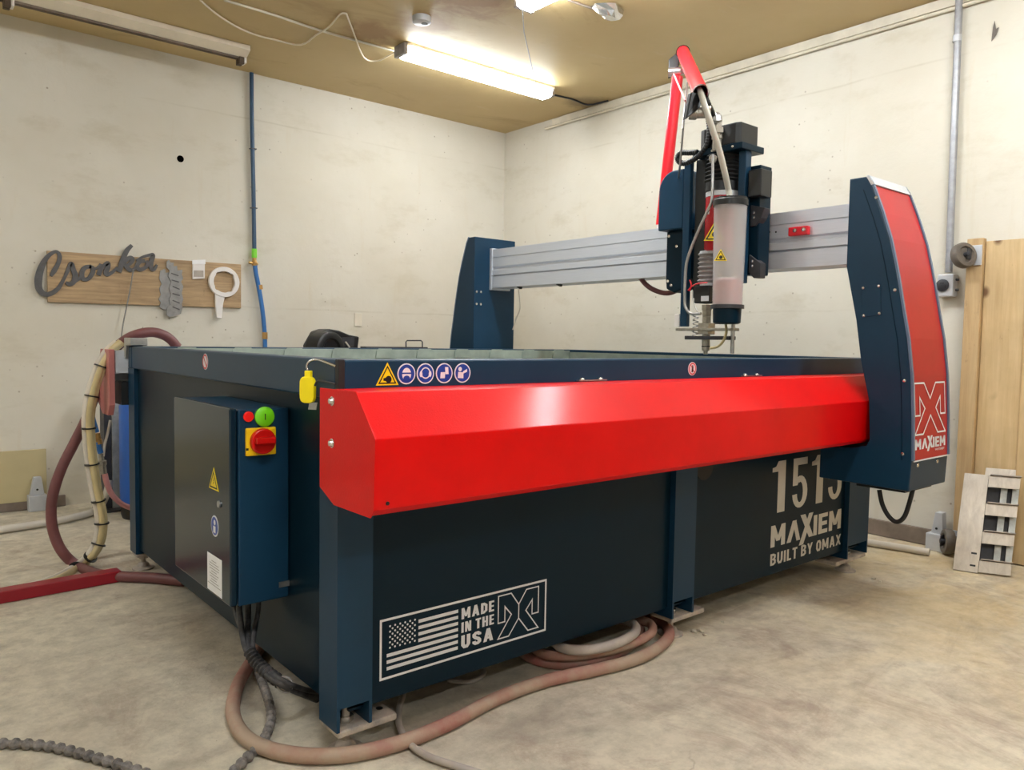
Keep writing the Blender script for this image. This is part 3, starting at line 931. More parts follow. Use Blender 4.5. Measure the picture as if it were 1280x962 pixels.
MB().lathe((0.7008, 2.032, 0.558), (-1, 0, 0), [(0, 0.009), (0.004, 0.009), (0.005, 0.006)], 18).build('door_lock', 'steel', cb, smooth=40)
MB().box(0.83, 0.859, 1.9525, 1.957, 0.33, 0.345).build('mounting_tab', 'steel', cb)

# ---- rear way beam, end bracket and its bits at the far left corner
rw = MB().prism([(3.56, 0.93), (3.70, 0.93), (3.70, 0.80), (3.66, 0.80), (3.66, 0.835), (3.56, 0.835)], 'x', 0.80, 3.4).build('rear_way', 'aluminium', T)
MB().box(0.82, 3.4, 3.56, 3.69, 0.70, 0.798).build('rack_guard', 'black', T)
eb = MB().prism([(3.57, 0.935), (3.72, 0.935), (3.775, 0.80), (3.775, 0.70), (3.70, 0.655), (3.60, 0.655), (3.57, 0.70)], 'x', 0.775, 0.798).build('end_bracket', 'pink_metal', T, bevel=0.002)
MB().lathe((0.775, 3.64, 0.865), (-1, 0, 0), [(0, 0.013), (0.003, 0.013), (0.008, 0.008)], 14).build('bolt', 'brass', eb, smooth=40)
MB().prism([(3.46, 0.985), (3.56, 0.985), (3.56, 0.90), (3.545, 0.90), (3.53, 0.953), (3.46, 0.953)], 'x', 0.832, 0.90).build('corner_bracket', 'steel', T, bevel=0.003)

# ================================================================== the gantry bridge
G = empty('gantry_bridge', (3.0, 2.62, 0.48))
tag(G, 'dark blue two column gantry with an aluminium beam and red curved front panel', 'machine gantry')
CX0, CX1 = 2.85, 3.17
FRONT = [(1.191, 0.484), (1.186, 0.595), (1.193, 0.75), (1.203, 0.897), (1.221, 1.031), (1.242, 1.132), (1.262, 1.234), (1.276, 1.298), (1.299, 1.393), (1.331, 1.489), (1.371, 1.593), (1.392, 1.627)]
BACK = [(1.456, 1.627), (1.455, 1.30), (1.409, 1.098), (1.385, 0.949), (1.348, 0.80), (1.340, 0.655), (1.350, 0.632), (1.40, 0.618), (1.53, 0.612), (1.53, 0.486)]
CY = 2.623
def mir(p):
    return [(2 * CY - a, b) for a, b in p]
col_f = MB().prism(FRONT + BACK, 'x', CX0, CX1).build('column', 'navy', G, bevel=0.004)
BACK_R = [(1.456, 1.627), (1.455, 0.486)]
col_r = MB().prism(mir(FRONT + BACK_R), 'x', CX0, CX1).build('column', 'navy', G, bevel=0.004)

def offset_curve(c, d):
    out = []
    for i, p in enumerate(c):
        a, b = Vector(c[max(i - 1, 0)]), Vector(c[min(i + 1, len(c) - 1)])
        t = (b - a).normalized()
        n_ = Vector((-t.y, t.x))
        if n_.x > 0:
            n_ = -n_
        out.append((p[0] + n_.x * d, p[1] + n_.y * d))
    return out

def curve_strip(c, x0, x1, d0, d1, name, mat, parent, m=False):
    a, b = offset_curve(c, d0), offset_curve(c, d1)
    poly = b + a[::-1]
    if m:
        poly = mir(poly)
    return MB().prism(poly, 'x', x0, x1).build(name, mat, parent)
PF = FRONT[1:-1]
for mflag, cp in ((False, col_f), (True, col_r)):
    curve_strip(PF, CX0 + 0.014, CX1 - 0.014, 0.0002, 0.0025, 'curved_panel', 'red_panel', cp, mflag)
    curve_strip(FRONT[1:], CX0 + 0.001, CX0 + 0.0125, 0.0002, 0.008, 'edge_trim', 'trim_blue', cp, mflag)
    curve_strip(FRONT[1:], CX1 - 0.0125, CX1 - 0.001, 0.0002, 0.008, 'edge_trim', 'trim_blue', cp, mflag)
# grey head strip at the top of the curved front
c_ = offset_curve(FRONT, 0.008)
MB().prism([c_[-1], c_[-2], (FRONT[-2][0] + 0.002, FRONT[-2][1]), (FRONT[-1][0] + 0.002, FRONT[-1][1] + 0.003)], 'x', CX0 - 0.0006, CX1 + 0.0006).build('head_strip', 'grey_metal_box', col_f)
MB().box(CX0 + 0.014, CX1 - 0.014, 1.1815, 1.1845, 0.590, 0.5945).build('foot_strip', 'white_print', col_f)
# access plate and screws on the side (faces -x)
ap = MB().slab((CX0 - 0.0002, 0, 0), NY, FZ, [[(-1.392, 1.222), (-1.322, 1.228), (-1.316, 1.117), (-1.384, 1.108)]], 0.0018).build('access_plate', 'navy', col_f, bevel=0.0008)
for yy, zz in ((1.386, 1.217), (1.328, 1.222), (1.322, 1.122), (1.379, 1.114)):
    MB().lathe((CX0 - 0.002, yy, zz), (-1, 0, 0), [(0, 0.0058), (0.002, 0.0052), (0.003, 0.002)], 10).build('screw', 'bolt_steel', ap, smooth=50)
for yy, zz in ((1.352, 1.545), (1.270, 1.205), (1.222, 0.88), (1.217, 0.617)):
    MB().lathe((CX0 - 0.0005, yy, zz), (-1, 0, 0), [(0, 0.0065), (0.002, 0.006), (0.003, 0.002)], 10).build('screw', 'bolt_steel', col_f, smooth=50)
for xx in (2.905, 3.075):
    MB().lathe((xx, 1.1865, 0.575), (0, -1, 0), [(0, 0.008), (0.002, 0.0075), (0.003, 0.002)], 10).build('screw', 'bolt_steel', col_f, smooth=50)
# folded cover seam that follows the curve on the side face
seam = offset_curve(FRONT, -0.034)[1:-1]
MB().slab((CX0 - 0.0001, 0, 0), NY, FZ, [[(-p[0], p[1]) for p in seam] + [(-p[0] + 0.0022, p[1]) for p in seam[::-1]]], 0.0012).build('seam', 'navy_dark', col_f)
# screws on the inner face of the far column
for xx, zz in ((2.868, 1.345), (2.90, 1.345), (2.868, 1.27), (2.90, 1.27)):
    MB().lathe((xx, 3.789, zz - 0.05), (0, -1, 0), [(0, 0.008), (0.002, 0.0075), (0.003, 0.002)], 10).build('screw', 'bolt_steel', col_r, smooth=50)
# logo and lettering on the red curved panel
def on_front(z):
    for (a, za), (b, zb) in zip(FRONT[1:], FRONT[2:]):
        if za <= z <= zb:
            t = (z - za) / (zb - za)
            return a + (b - a) * t - 0.0034
    return FRONT[1][0] - 0.0034
def front_decal(polys, name, mat):
    mb = MB()
    for q in polys:
        mb.add([(p[0], on_front(p[1]) - 0.0006, p[1]) for p in q], [tuple(range(len(q)))])
    return mb.build(name, mat, col_f)
lg = scale2([LOGO], 0.262, 0.185, 2.872, 0.686)[0]
front_decal(outline(lg, 0.006), 'logo_outline', 'white_print')
lp2, lw2 = bar_letters('MAXIEM', 0.10)
front_decal(scale2(lp2, 0.262 / lw2, 0.038, 2.872, 0.632), 'lettering', 'white_print')
front_decal(scale2(text_polys('WATERJET', 0.02), 0.085, 0.010, 3.042, 0.616), 'lettering', 'white_print')

# aluminium beam with slots on its face
bx0, bx1, bz0, bz1 = 2.97, 3.11, 1.322, 1.557
BP = [(bx0, bz1), (bx0, 1.508), (bx0 + 0.006, 1.508), (bx0 + 0.006, 1.504), (bx0, 1.504), (bx0, 1.452), (bx0 + 0.010, 1.444), (bx0 + 0.010, 1.434), (bx0 - 0.002, 1.430),
      (bx0 - 0.002, 1.400), (bx0 + 0.014, 1.400), (bx0 + 0.014, 1.391), (bx0 - 0.003, 1.391), (bx0 - 0.003, bz0), (bx1, bz0), (bx1, bz1)]
bm_ = MB().prism(BP, 'y', 1.457, 3.788).build('beam', 'aluminium', G)
MB().box(bx0 - 0.006, bx1 + 0.004, 3.765, 3.789, bz0 - 0.012, bz1 + 0.008).build('beam_flange', 'aluminium', bm_, bevel=0.002)
sb = MB().obox((2.957, 1.716, 1.469), (1, 0, 0), (0, 1, 0), (0, 0, 1), 0.026, 0.086, 0.036).build('stop_block', 'red_tube', G, bevel=0.004)
for px_ in ((2.943, 1.726, 1.471), (2.943, 1.687, 1.471)):
    MB().lathe(px_, (-1, 0, 0), [(0, 0.009), (0.006, 0.008), (0.008, 0.003)], 12).build('bolt', 'bolt_steel', sb, smooth=50)
for px_ in ((2.97, 1.861, 1.481), (2.97, 1.83, 1.478)):
    MB().cyl(px_, (px_[0] - 0.001, px_[1], px_[2]), 0.004, 10).build('tapped_hole', 'black', bm_)
MB().tube(catmull([(2.95, 1.34, 0.4557), (2.95, 1.326, 0.4027), (2.95, 1.3, 0.3614), (2.95, 1.27, 0.3458), (2.95, 1.244, 0.3688), (2.95, 1.229, 0.4196), (2.95, 1.218, 0.4754)], 5), 0.0085, 10).build('cable', 'black_rubber', G, smooth=60)
MB().box(2.89, 3.12, 1.22, 1.40, 0.470, 0.4835).build('bottom_bracket', 'black', G)
for p_ in ((3, 3.189, 1.312), (3, 3.535, 1.275)):
    MB().obox((p_[0] - 0.005, p_[1], 1.3185), (1, 0, 0), (0, 0.9, 0.4), (0, -0.4, 0.9), 0.02, 0.03, 0.012).build('cable_clip', 'black', G)
MB().tube(catmull([(3.06, 3.622, 1.31), (3.06, 3.604, 1.198), (3.06, 3.64, 1.135), (3.06, 3.669, 1.067)], 4), 0.003, 6).build('thin_cable', 'hose_white', G, smooth=60)
MB().tube(catmull([(3.03, 2.656, 1.36), (3.03, 2.585, 1.292), (3.03, 2.512, 1.257), (3.03, 2.441, 1.246), (3.03, 2.374, 1.267), (3.03, 2.337, 1.304)], 5), 0.0125, 10).build('slack_hose', 'hose_brown', G, smooth=60)

# ================================================================== the cutting head
H = empty('cutting_head', (2.8, 2.03, 0.955))
tag(H, 'abrasive waterjet cutting head with clear feed vessel and red actuator on the beam', 'cutting head')
UX, UY, UZ = (1, 0, 0), (0, 1, 0), (0, 0, 1)
# carriage plate against the beam and the rounded motor cover
cpz0, cpz1 = 1.285, 1.60
MB().box(2.925, 2.966, 1.955, 2.36, 1.30, 1.60).build('carriage_plate', 'navy', H, bevel=0.004)
mc = []
for k in range(13):
    a = math.radians(90 + k * 7.5)
    mc.append((2.285 + 0.075 * -math.cos(a) if False else 2.245 - 0.085 * math.cos(a), 1.70 + 0.075 * math.sin(a)))
mc = [(2.19, 1.512), (2.19, 1.775)] + [(2.245 + 0.085 * math.sin(math.radians(t)), 1.69 + 0.085 * math.cos(math.radians(t))) for t in range(0, 91, 10)] + [(2.33, 1.512)]
MB().prism(mc, 'x', 2.80, 2.924).build('motor_cover', 'navy', H, bevel=0.006)
cl = MB().prism([(2.205, 1.25), (2.26, 1.23), (2.305, 1.25), (2.31, 1.30), (2.31, 1.511), (2.205, 1.511)], 'x', 2.84, 2.924).build('bracket_plate', 'navy_dark', H, bevel=0.006)
for p_ in ((2.275, 1.265), (2.295, 1.285), (2.295, 1.49), (2.25, 1.44)):
    MB().lathe((2.84, p_[0], p_[1]), (-1, 0, 0), [(0, 0.008), (0.003, 0.007), (0.004, 0.003)], 10).build('bolt', 'bolt_steel', cl, smooth=50)
# vertical guide bars
MB().box(2.775, 2.80, 2.135, 2.170, 1.075, 1.80).build('guide_bar', 'navy', H, bevel=0.003)
MB().box(2.80, 2.85, 2.07, 2.125, 1.20, 1.80).build('chain_guard', 'black', H, bevel=0.003)
for k in range(30):
    pass
MB().box(2.79, 2.83, 1.868, 1.902, 1.255, 1.82).build('guide_bar', 'navy', H, bevel=0.003)
MB().box(2.84, 2.924, 1.83, 1.90, 1.29, 1.74).build('side_plate', 'navy_dark', H, bevel=0.004)
MB().box(2.80, 2.88, 1.800, 1.862, 1.605, 1.715).build('limit_box', 'black', H, bevel=0.004)
bk = MB().prism([(1.80, 1.560), (1.865, 1.578), (1.865, 1.49), (1.84, 1.49), (1.815, 1.52)], 'x', 2.83, 2.875).build('bracket', 'dark_metal', H, bevel=0.002)
bk2 = MB().prism([(1.81, 1.335), (1.865, 1.375), (1.865, 1.30), (1.84, 1.275), (1.81, 1.275)], 'x', 2.83, 2.87).build('bracket', 'dark_metal', H, bevel=0.002)
for b_, zz in ((bk, 1.545), (bk, 1.525), (bk2, 1.345), (bk2, 1.325)):
    MB().lathe((2.83, 1.848, zz), (-1, 0, 0), [(0, 0.007), (0.003, 0.006), (0.004, 0.002)], 10).build('bolt', 'bolt_steel', b_, smooth=50)
# top plate with its motor
MB().box(2.74, 2.90, 1.855, 2.10, 1.795, 1.822).build('top_plate', 'navy_dark', H, bevel=0.003)
MB().prism([(2.76, 1.875), (2.88, 1.875), (2.89, 1.895), (2.89, 2.05), (2.88, 2.075), (2.76, 2.075), (2.75, 2.05), (2.75, 1.895)], 'z', 1.8225, 1.908).build('motor_block', 'black', H, bevel=0.004)
for p_ in ((2.7395, 1.90), (2.7395, 2.0)):
    MB().lathe((p_[0], p_[1], 1.808), (-1, 0, 0), [(0, 0.006), (0.002, 0.005)], 10).build('bolt', 'bolt_steel', H)
# black bellows, red actuator, grey bellows
ax, ay = 2.80, 1.985
def bellows(x, y, z0, z1, r0, r1, n, name, mat):
    pr = []
    for k in range(n):
        h0 = (z1 - z0) * k / n
        pr += [(h0, r0), (h0 + (z1 - z0) / n * 0.5, r1)]
    pr.append((z1 - z0, r0))
    return MB().lathe((x, y, z0), (0, 0, 1), pr, 28).build(name, mat, H, smooth=20)
bellows(ax, ay, 1.68, 1.795, 0.066, 0.076, 7, 'bellows', 'black_rubber')
MB().lathe((ax, ay, 1.642), (0, 0, 1), [(0, 0.072), (0.038, 0.072)], 28).build('collar', 'black', H, smooth=40)
act = MB().lathe((ax, ay, 1.395), (0, 0, 1), [(0, 0.060), (0.01, 0.068), (0.225, 0.068)], 32).build('actuator', 'red_panel', H, smooth=40)
MB().lathe((ax, ay, 1.6205), (0, 0, 1), [(0, 0.0695), (0.02, 0.0695)], 32).build('actuator_ring', 'grey_metal_box', H, smooth=40)
for p_ in ((2.733, 1.948, 1.606), (2.735, 2.003, 1.55)):
    MB().lathe(p_, (-0.8, -0.5, 0), [(0, 0.008), (0.003, 0.007), (0.004, 0.003)], 10).build('screw', 'bolt_steel', act)
bellows(2.80, 2.045, 1.262, 1.394, 0.036, 0.046, 7, 'lower_bellows', 'bellows_grey')
MB().lathe((2.80, 2.03, 1.385), (0, 0, 1), [(0, 0.05), (0.012, 0.05)], 24).build('flange', 'grey_metal_box', H, smooth=40)
vb = MB().box(2.765, 2.845, 2.01, 2.09, 1.175, 1.25).build('valve_body', 'black', H, bevel=0.005)
MB().box(2.762, 2.7648, 2.012, 2.05, 1.183, 1.205).build('valve_label', 'white_print', vb)
MB().lathe((2.80, 2.045, 1.25), (0, 0, 1), [(0, 0.034), (0.012, 0.034)], 24).build('flange', 'grey_metal_box', H, smooth=40)
# warning triangles
NX = Vector((-0.78, -0.62, 0)).normalized()
UH = Vector((0.62, -0.78, 0)).normalized()
def tri_sticker(p, s, parent):
    p = Vector(p)
    o = MB().slab(p, UH * s, Vector((0, 0, s)), [[(-0.5, -0.42), (0.5, -0.42), (0, 0.5)]], 0.0008).build('sticker', 'yellow_print', parent)
    MB().flat(p + NX * 0.0016, UH * s, Vector((0, 0, s)), outline([(-0.36, -0.34), (0.36, -0.34), (0, 0.34)], 0.06) + [disc(0.02, -0.13, 0.14)]).build('pictogram', 'black_print', o)
# clear abrasive vessel
vx, vy = 2.70, 1.845
vz = (2.7, 1.866, 1.16)[2]
vzt = (2.7, 1.881, 1.558)[2]
vx, vy = (2.7, 1.873, 1.358)[:2]
ves = MB().lathe((vx, vy, vz), (0, 0, 1), [(0, 0.059), (0.02, 0.060), (vzt - vz, 0.066)], 36).build('vessel', 'vessel', H, smooth=40)
part_label(ves, 'clear plastic abrasive vessel, one quarter full')
MB().lathe((vx, vy, vz + 0.003), (0, 0, 1), [(0, 0.054), (0.095, 0.056), (0.103, 0.03)], 30).build('abrasive_fill', 'abrasive', ves, smooth=40)
MB().lathe((vx, vy, vzt), (0, 0, 1), [(0, 0.070), (0.022, 0.070), (0.026, 0.066), (0.032, 0.066)], 36).build('vessel_cap', 'black', ves, smooth=40)
MB().lathe((vx, vy, vz - 0.015), (0, 0, 1), [(0, 0.067), (0.015, 0.067)], 36).build('vessel_ring', 'dark_metal', ves, smooth=40)
MB().lathe((vx, vy, vz - 0.078), (0, 0, 1), [(0, 0.045), (0.006, 0.055), (0.063, 0.057)], 32).build('vessel_cup', 'navy_dark', ves, smooth=40)
tri_sticker(Vector((vx, vy, (2.64, 1.873, 1.353)[2])) + NX * 0.0645 - UH * 0.036, 0.050, ves)
tri_sticker(Vector((ax, ay, (2.74, 2, 1.467)[2])) + NX * 0.071 - UH * 0.03, 0.088, act)
# nozzle stack
nx_, ny_ = 2.80, 2.045
nz = MB().lathe((nx_, ny_, 0.955), (0, 0, 1), [(0, 0.009), (0.014, 0.010), (0.016, 0.017), (0.070, 0.018), (0.072, 0.0145), (0.076, 0.0145), (0.078, 0.018), (0.085, 0.018)], 24).build('nozzle', 'nozzle_steel', H, smooth=35)
MB().lathe((nx_, ny_, 0.987), (0, 0, 1), [(0, 0.0186), (0.004, 0.0186)], 24).build('nozzle_groove', 'black', nz)
MB().box(2.775, 2.825, 2.018, 2.072, 1.041, 1.09).lathe((nx_, ny_, 1.09), (0, 0, 1), [(0, 0.02), (0.03, 0.02)], 6).build('mixing_head', 'nozzle_steel', H, bevel=0.002)
MB().lathe((nx_, ny_, 1.121), (0, 0, 1), [(0, 0.021), (0.024, 0.021), (0.026, 0.024), (0.048, 0.024)], 6).build('fitting', 'nozzle_steel', H)
sp = [Vector((2.785 + 0.012 * math.cos(k * 0.7), 2.092 + 0.012 * math.sin(k * 0.7), 1.03 + k * 0.0019)) for k in range(50)]
MB().tube(sp, 0.0022, 6).build('spring', 'steel', H, smooth=60)
MB().box(2.765, 2.81, 1.885, 2.185, 1.056, 1.068).build('guard_bracket', 'nozzle_steel', H, bevel=0.002)
MB().box(2.76, 2.815, 1.905, 2.13, 1.018, 1.034).build('guard_plate', 'dark_metal', H, bevel=0.002)
MB().cyl((2.78, 1.897, 0.962), (2.78, 1.897, 1.13), 0.0085, 14).build('sensor_rod', 'steel', H, smooth=40)
MB().box(2.775, 2.790, 2.175, 2.20, 1.072, 1.13).build('tag_plate', 'white_plastic', H, bevel=0.002)
MB().tube(catmull([(2.74, 1.906, 1.086), (2.74, 1.901, 1.05), (2.74, 1.915, 1.013), (2.74, 1.942, 0.9894), (2.74, 1.978, 0.9821)], 5), 0.0055, 8).build('feed_tube', 'hose_clear', H, smooth=60)
# stainless pipe from top to the valve
MB().tube(catmull([(2.69, 1.96, 1.778), (2.69, 1.957, 1.706), (2.69, 1.957, 1.599), (2.69, 1.971, 1.561), (2.69, 2.001, 1.508), (2.69, 2.039, 1.436), (2.69, 2.07, 1.364), (2.69, 2.08, 1.304), (2.69, 2.08, 1.182), (2.69, 2.07, 1.147), (2.69, 2.044, 1.126), (2.69, 1.995, 1.126)], 5), 0.0062, 10).build('water_pipe', 'steel', H, smooth=60)
MB().lathe((2.72, 1.98, 1.753), (0, 0, 1), [(0, 0.012), (0.012, 0.016), (0.025, 0.016), (0.03, 0.009)], 12).build('pipe_fitting', 'nozzle_steel', H)
MB().tube(catmull([(2.73, 2.095, 1.229), (2.73, 2.071, 1.248), (2.73, 2.038, 1.257), (2.73, 1.997, 1.258)], 5), 0.0032, 6).build('wire', 'red_tube', H, smooth=60)
MB().tube(catmull([(2.73, 2.088, 1.273), (2.73, 2.079, 1.252), (2.73, 2.087, 1.225)], 5), 0.003, 6).build('wire', 'red_tube', H, smooth=60)
MB().tube(catmull([(2.74, 2.078, 1.228), (2.74, 2.076, 1.191), (2.74, 2.062, 1.156), (2.74, 2.045, 1.132)], 5), 0.0026, 6).build('wire', 'clear_tube', H, smooth=60)
# corrugated cable that loops out at the left
cc = catmull([(2.74, 2.031, 1.967), (2.74, 2.021, 1.932), (2.74, 2.016, 1.888), (2.74, 2.026, 1.841), (2.74, 2.057, 1.806), (2.74, 2.098, 1.786), (2.74, 2.14, 1.779), (2.74, 2.171, 1.791), (2.74, 2.18, 1.813), (2.74, 2.159, 1.827), (2.74, 2.116, 1.82), (2.74, 2.074, 1.816)], 8)
MB().tube(cc, [0.0125 if i % 2 else 0.0105 for i in range(len(cc))], 10).build('corrugated_cable', 'black', H, smooth=30)

# ================================================================== swinging plumbing arm
A = empty('plumbing_arm', (3.04, 2.509, 1.581))
tag(A, 'red jointed tube arm carrying hoses above the cutting head', 'hose arm')
t0, t1 = Vector((3.04, 2.509, 1.585)), Vector((3.04, 2.433, 2.286))
MB().tube([t0, t1], 0.027, 24).build('lower_tube', 'red_tube', A, smooth=40)
MB().cyl(t0 + Vector((0, 0, -0.028)), t0, 0.022, 18).build('tube_foot', 'white_plastic', A)
u0, u1 = Vector((3.099, 2.452, 2.423)), Vector((2.559, 1.931, 1.992))
ud = (u1 - u0).normalized()
MB().tube([u0, u1], 0.030, 28, caps=False).tube([u0, u1], 0.0275, 28, caps=False).build('upper_tube', 'red_tube', A, smooth=40)
# black elbow cheeks with a trumpet at each end
def cheek(a, b, c, d, th, name):
    a, b, c, d = map(Vector, (a, b, c, d))
    n_ = (b - a).cross(d - a).normalized() * th
    mb = MB()
    vs = [a - n_, b - n_, c - n_, d - n_, a + n_, b + n_, c + n_, d + n_]
    mb.add(vs, [(3, 2, 1, 0), (4, 5, 6, 7), (0, 1, 5, 4), (1, 2, 6, 5), (2, 3, 7, 6), (3, 0, 4, 7)])
    return mb.build(name, 'black', A, bevel=0.004)
cheek((3.061, 2.507, 2.386), (3.105, 2.474, 2.434), (3.08, 2.461, 2.325), (3.04, 2.491, 2.296), 0.014, 'elbow_bracket')
MB().tube([u0 - ud * 0.03, u0 + ud * 0.012], [0.026, 0.034], 24).build('elbow_collar', 'black', A, smooth=40)
cheek((2.525, 1.959, 1.991), (2.571, 1.947, 1.998), (2.57, 1.944, 1.941), (2.506, 1.967, 1.883), 0.012, 'elbow_bracket')
MB().tube([u1 - ud * 0.008, u1 + ud * 0.012], 0.0325, 24, caps=False).build('end_rim', 'black', A, smooth=40)
MB().lathe((3.049, 2.46, 2.317), (0.5, -0.6, 0.0), [(-0.03, 0.02), (0.0, 0.022), (0.03, 0.022), (0.032, 0.014), (0.055, 0.014)], 16).build('swivel', 'steel', A, smooth=40)
MB().lathe((2.554, 1.982, 1.921), (0.62, -0.78, 0.0), [(0, 0.024), (0.02, 0.026), (0.03, 0.026), (0.032, 0.021), (0.065, 0.021), (0.067, 0.026), (0.085, 0.026)], 16).build('swivel', 'nozzle_steel', A, smooth=40)
MB().lathe((2.686, 1.952, 1.943), (0.1, 0, -1), [(0, 0.018), (0.012, 0.027), (0.035, 0.028)], 8).build('swivel_elbow', 'steel', A)
MB().lathe((2.726, 1.969, 1.916), (0.05, 0, -1), [(0, 0.022), (0.022, 0.022), (0.023, 0.030), (0.045, 0.030)], 6).build('swivel_nut', 'bolt_steel', A)
MB().lathe((2.743, 1.977, 1.872), (0.0, 0, -1), [(0, 0.024), (0.02, 0.024), (0.021, 0.020), (0.07, 0.020)], 18).build('swivel_stem', 'nozzle_steel', A, smooth=35)
MB().tube([(3.045, 2.462, 2.309), (2.626, 2.058, 2.003)], 0.0042, 8).build('tie_rod', 'hose_pink', A)
MB().tube([(2.84, 2.218, 2.16), (2.627, 2.057, 1.99), (2.617, 2.058, 1.89), (2.685, 2.122, 1.764), (2.8, 2.22, 1.738)], 0.0042, 8).build('tie_rod', 'steel', A)
MB().tube(catmull([u1 - ud * 0.12, u1, (2.556, 1.903, 1.926), (2.582, 1.888, 1.85), (2.627, 1.884, 1.773), (2.676, 1.889, 1.693), (2.721, 1.899, 1.627), (vx, vy, vzt + 0.02)], 6), 0.0125, 12).build('feed_hose', 'clear_tube', A, smooth=60)
cc = catmull([u1 - ud * 0.1, (2.582, 1.924, 1.976), (2.621, 1.928, 1.944), (2.683, 1.953, 1.927)], 8)
MB().tube(cc, [0.011 if i % 2 else 0.009 for i in range(len(cc))], 10).build('corrugated_cable', 'black', A, smooth=30)

# ================================================================== things on the back wall
WY = RY1
# wooden sign board
b4 = [(0.7877, 5.05, 1.462), (0.7876, 5.05, 1.173), (1.888, 5.05, 1.183), (1.889, 5.05, 1.467)]
bd = MB()
vs = [(p[0], y_, p[2]) for y_ in (WY - 0.022, WY - 0.002) for p in b4]
bd.add(vs, [(0, 1, 2, 3), (7, 6, 5, 4), (0, 4, 5, 1), (1, 5, 6, 2), (2, 6, 7, 3), (3, 7, 4, 0)])
tag(bd.build('sign_board', 'sign_wood', bevel=0.002), 'weathered brown wooden board hung on the back wall', 'board')

# script lettering cut from steel plate
RIB = [0]
def ribbon(pts, widths, y0, y1, mb, n=5):
    P = catmull(pts, n)
    m_ = len(pts)
    W = []
    for i in range(len(P)):
        t = i / n
        k = min(int(t), m_ - 2)
        W.append((widths[k] + (widths[k + 1] - widths[k]) * (t - k)) * 1.2)
    RIB[0] += 1
    y0 = y0 - 0.00025 * RIB[0]
    L, Rr = [], []
    for i, p in enumerate(P):
        a, b = P[max(i - 1, 0)], P[min(i + 1, len(P) - 1)]
        d = Vector((b.x - a.x, b.z - a.z)).normalized()
        nn = Vector((-d.y, d.x))
        L.append((p.x + nn.x * W[i] / 2, p.z + nn.y * W[i] / 2))
        Rr.append((p.x - nn.x * W[i] / 2, p.z - nn.y * W[i] / 2))
    q = len(L)
    vs = [(x, y0, z) for x, z in L] + [(x, y0, z) for x, z in Rr] + [(x, y1, z) for x, z in L] + [(x, y1, z) for x, z in Rr]
    fs = []
    for i in range(q - 1):
        fs += [(i, i + 1, q + i + 1, q + i), (2 * q + i, 3 * q + i, 3 * q + i + 1, 2 * q + i + 1), (i, 2 * q + i, 2 * q + i + 1, i + 1), (q + i, q + i + 1, 3 * q + i + 1, 3 * q + i)]
    fs += [(0, q, 3 * q, 2 * q), (q - 1, 3 * q - 1, 4 * q - 1, 2 * q - 1)]
    mb.add(vs, fs)
sc = MB()
ya, yb = WY - 0.030, WY - 0.0225
C_ = [(0.804, 5.045, 1.32), (0.8202, 5.045, 1.35), (0.8406, 5.045, 1.392), (0.8491, 5.045, 1.433), (0.8376, 5.045, 1.458), (0.8138, 5.045, 1.451), (0.782, 5.045, 1.417), (0.7558, 5.045, 1.357), (0.7433, 5.045, 1.298), (0.7463, 5.045, 1.244), (0.7711, 5.045, 1.217), (0.8045, 5.045, 1.223), (0.8405, 5.045, 1.254), (0.8651, 5.045, 1.301), (0.8941, 5.045, 1.362)]
ribbon(C_, [.012, .022, .018, .018, .014, .016, .020, .028, .032, .028, .024, .022, .018, .014, .012], ya, yb, sc)
ribbon([(0.8693, 5.045, 1.31), (0.8985, 5.045, 1.387), (0.9087, 5.045, 1.395), (0.9164, 5.045, 1.363), (0.9261, 5.045, 1.332), (0.9175, 5.045, 1.295), (0.897, 5.045, 1.28), (0.877, 5.045, 1.288)], [.010, .016, .02, .022, .024, .022, .02, .014], ya, yb, sc)
ribbon([(0.9174, 5.045, 1.29), (0.9463, 5.045, 1.315), (0.9672, 5.045, 1.344)], [.012, .014, .012], ya, yb, sc)
ribbon([(1.009, 5.045, 1.389), (0.9759, 5.045, 1.379), (0.959, 5.045, 1.346), (0.9668, 5.045, 1.314), (0.9937, 5.045, 1.318), (1.015, 5.045, 1.352), (1.017, 5.045, 1.38), (0.9988, 5.045, 1.388)], [.018, .02, .022, .02, .018, .02, .018, .016], ya, yb, sc)
ribbon([(1.013, 5.045, 1.37), (1.038, 5.045, 1.381), (1.06, 5.045, 1.402)], [.012, .012, .012], ya, yb, sc)
ribbon([(1.064, 5.045, 1.407), (1.046, 5.045, 1.34)], [.02, .022], ya, yb, sc)
ribbon([(1.051, 5.045, 1.359), (1.077, 5.045, 1.398), (1.096, 5.045, 1.414), (1.096, 5.045, 1.39), (1.085, 5.045, 1.357), (1.097, 5.045, 1.348), (1.123, 5.045, 1.366), (1.149, 5.045, 1.394)], [.014, .018, .022, .022, .022, .018, .014, .012], ya, yb, sc)
ribbon([(1.228, 5.045, 1.531), (1.198, 5.045, 1.492), (1.174, 5.045, 1.429), (1.156, 5.045, 1.366)], [.016, .022, .024, .022], ya, yb, sc)
ribbon([(1.162, 5.045, 1.386), (1.189, 5.045, 1.43), (1.216, 5.045, 1.456), (1.231, 5.045, 1.445), (1.211, 5.045, 1.415), (1.187, 5.045, 1.409)], [.014, .018, .02, .02, .016, .014], ya, yb, sc)
ribbon([(1.189, 5.045, 1.411), (1.213, 5.045, 1.385), (1.233, 5.045, 1.386), (1.255, 5.045, 1.409)], [.018, .022, .016, .012], ya, yb, sc)
ribbon([(1.3, 5.045, 1.444), (1.271, 5.045, 1.437), (1.255, 5.045, 1.409), (1.27, 5.045, 1.389), (1.3, 5.045, 1.403), (1.316, 5.045, 1.428), (1.305, 5.045, 1.444)], [.018, .02, .02, .02, .018, .018, .016], ya, yb, sc)
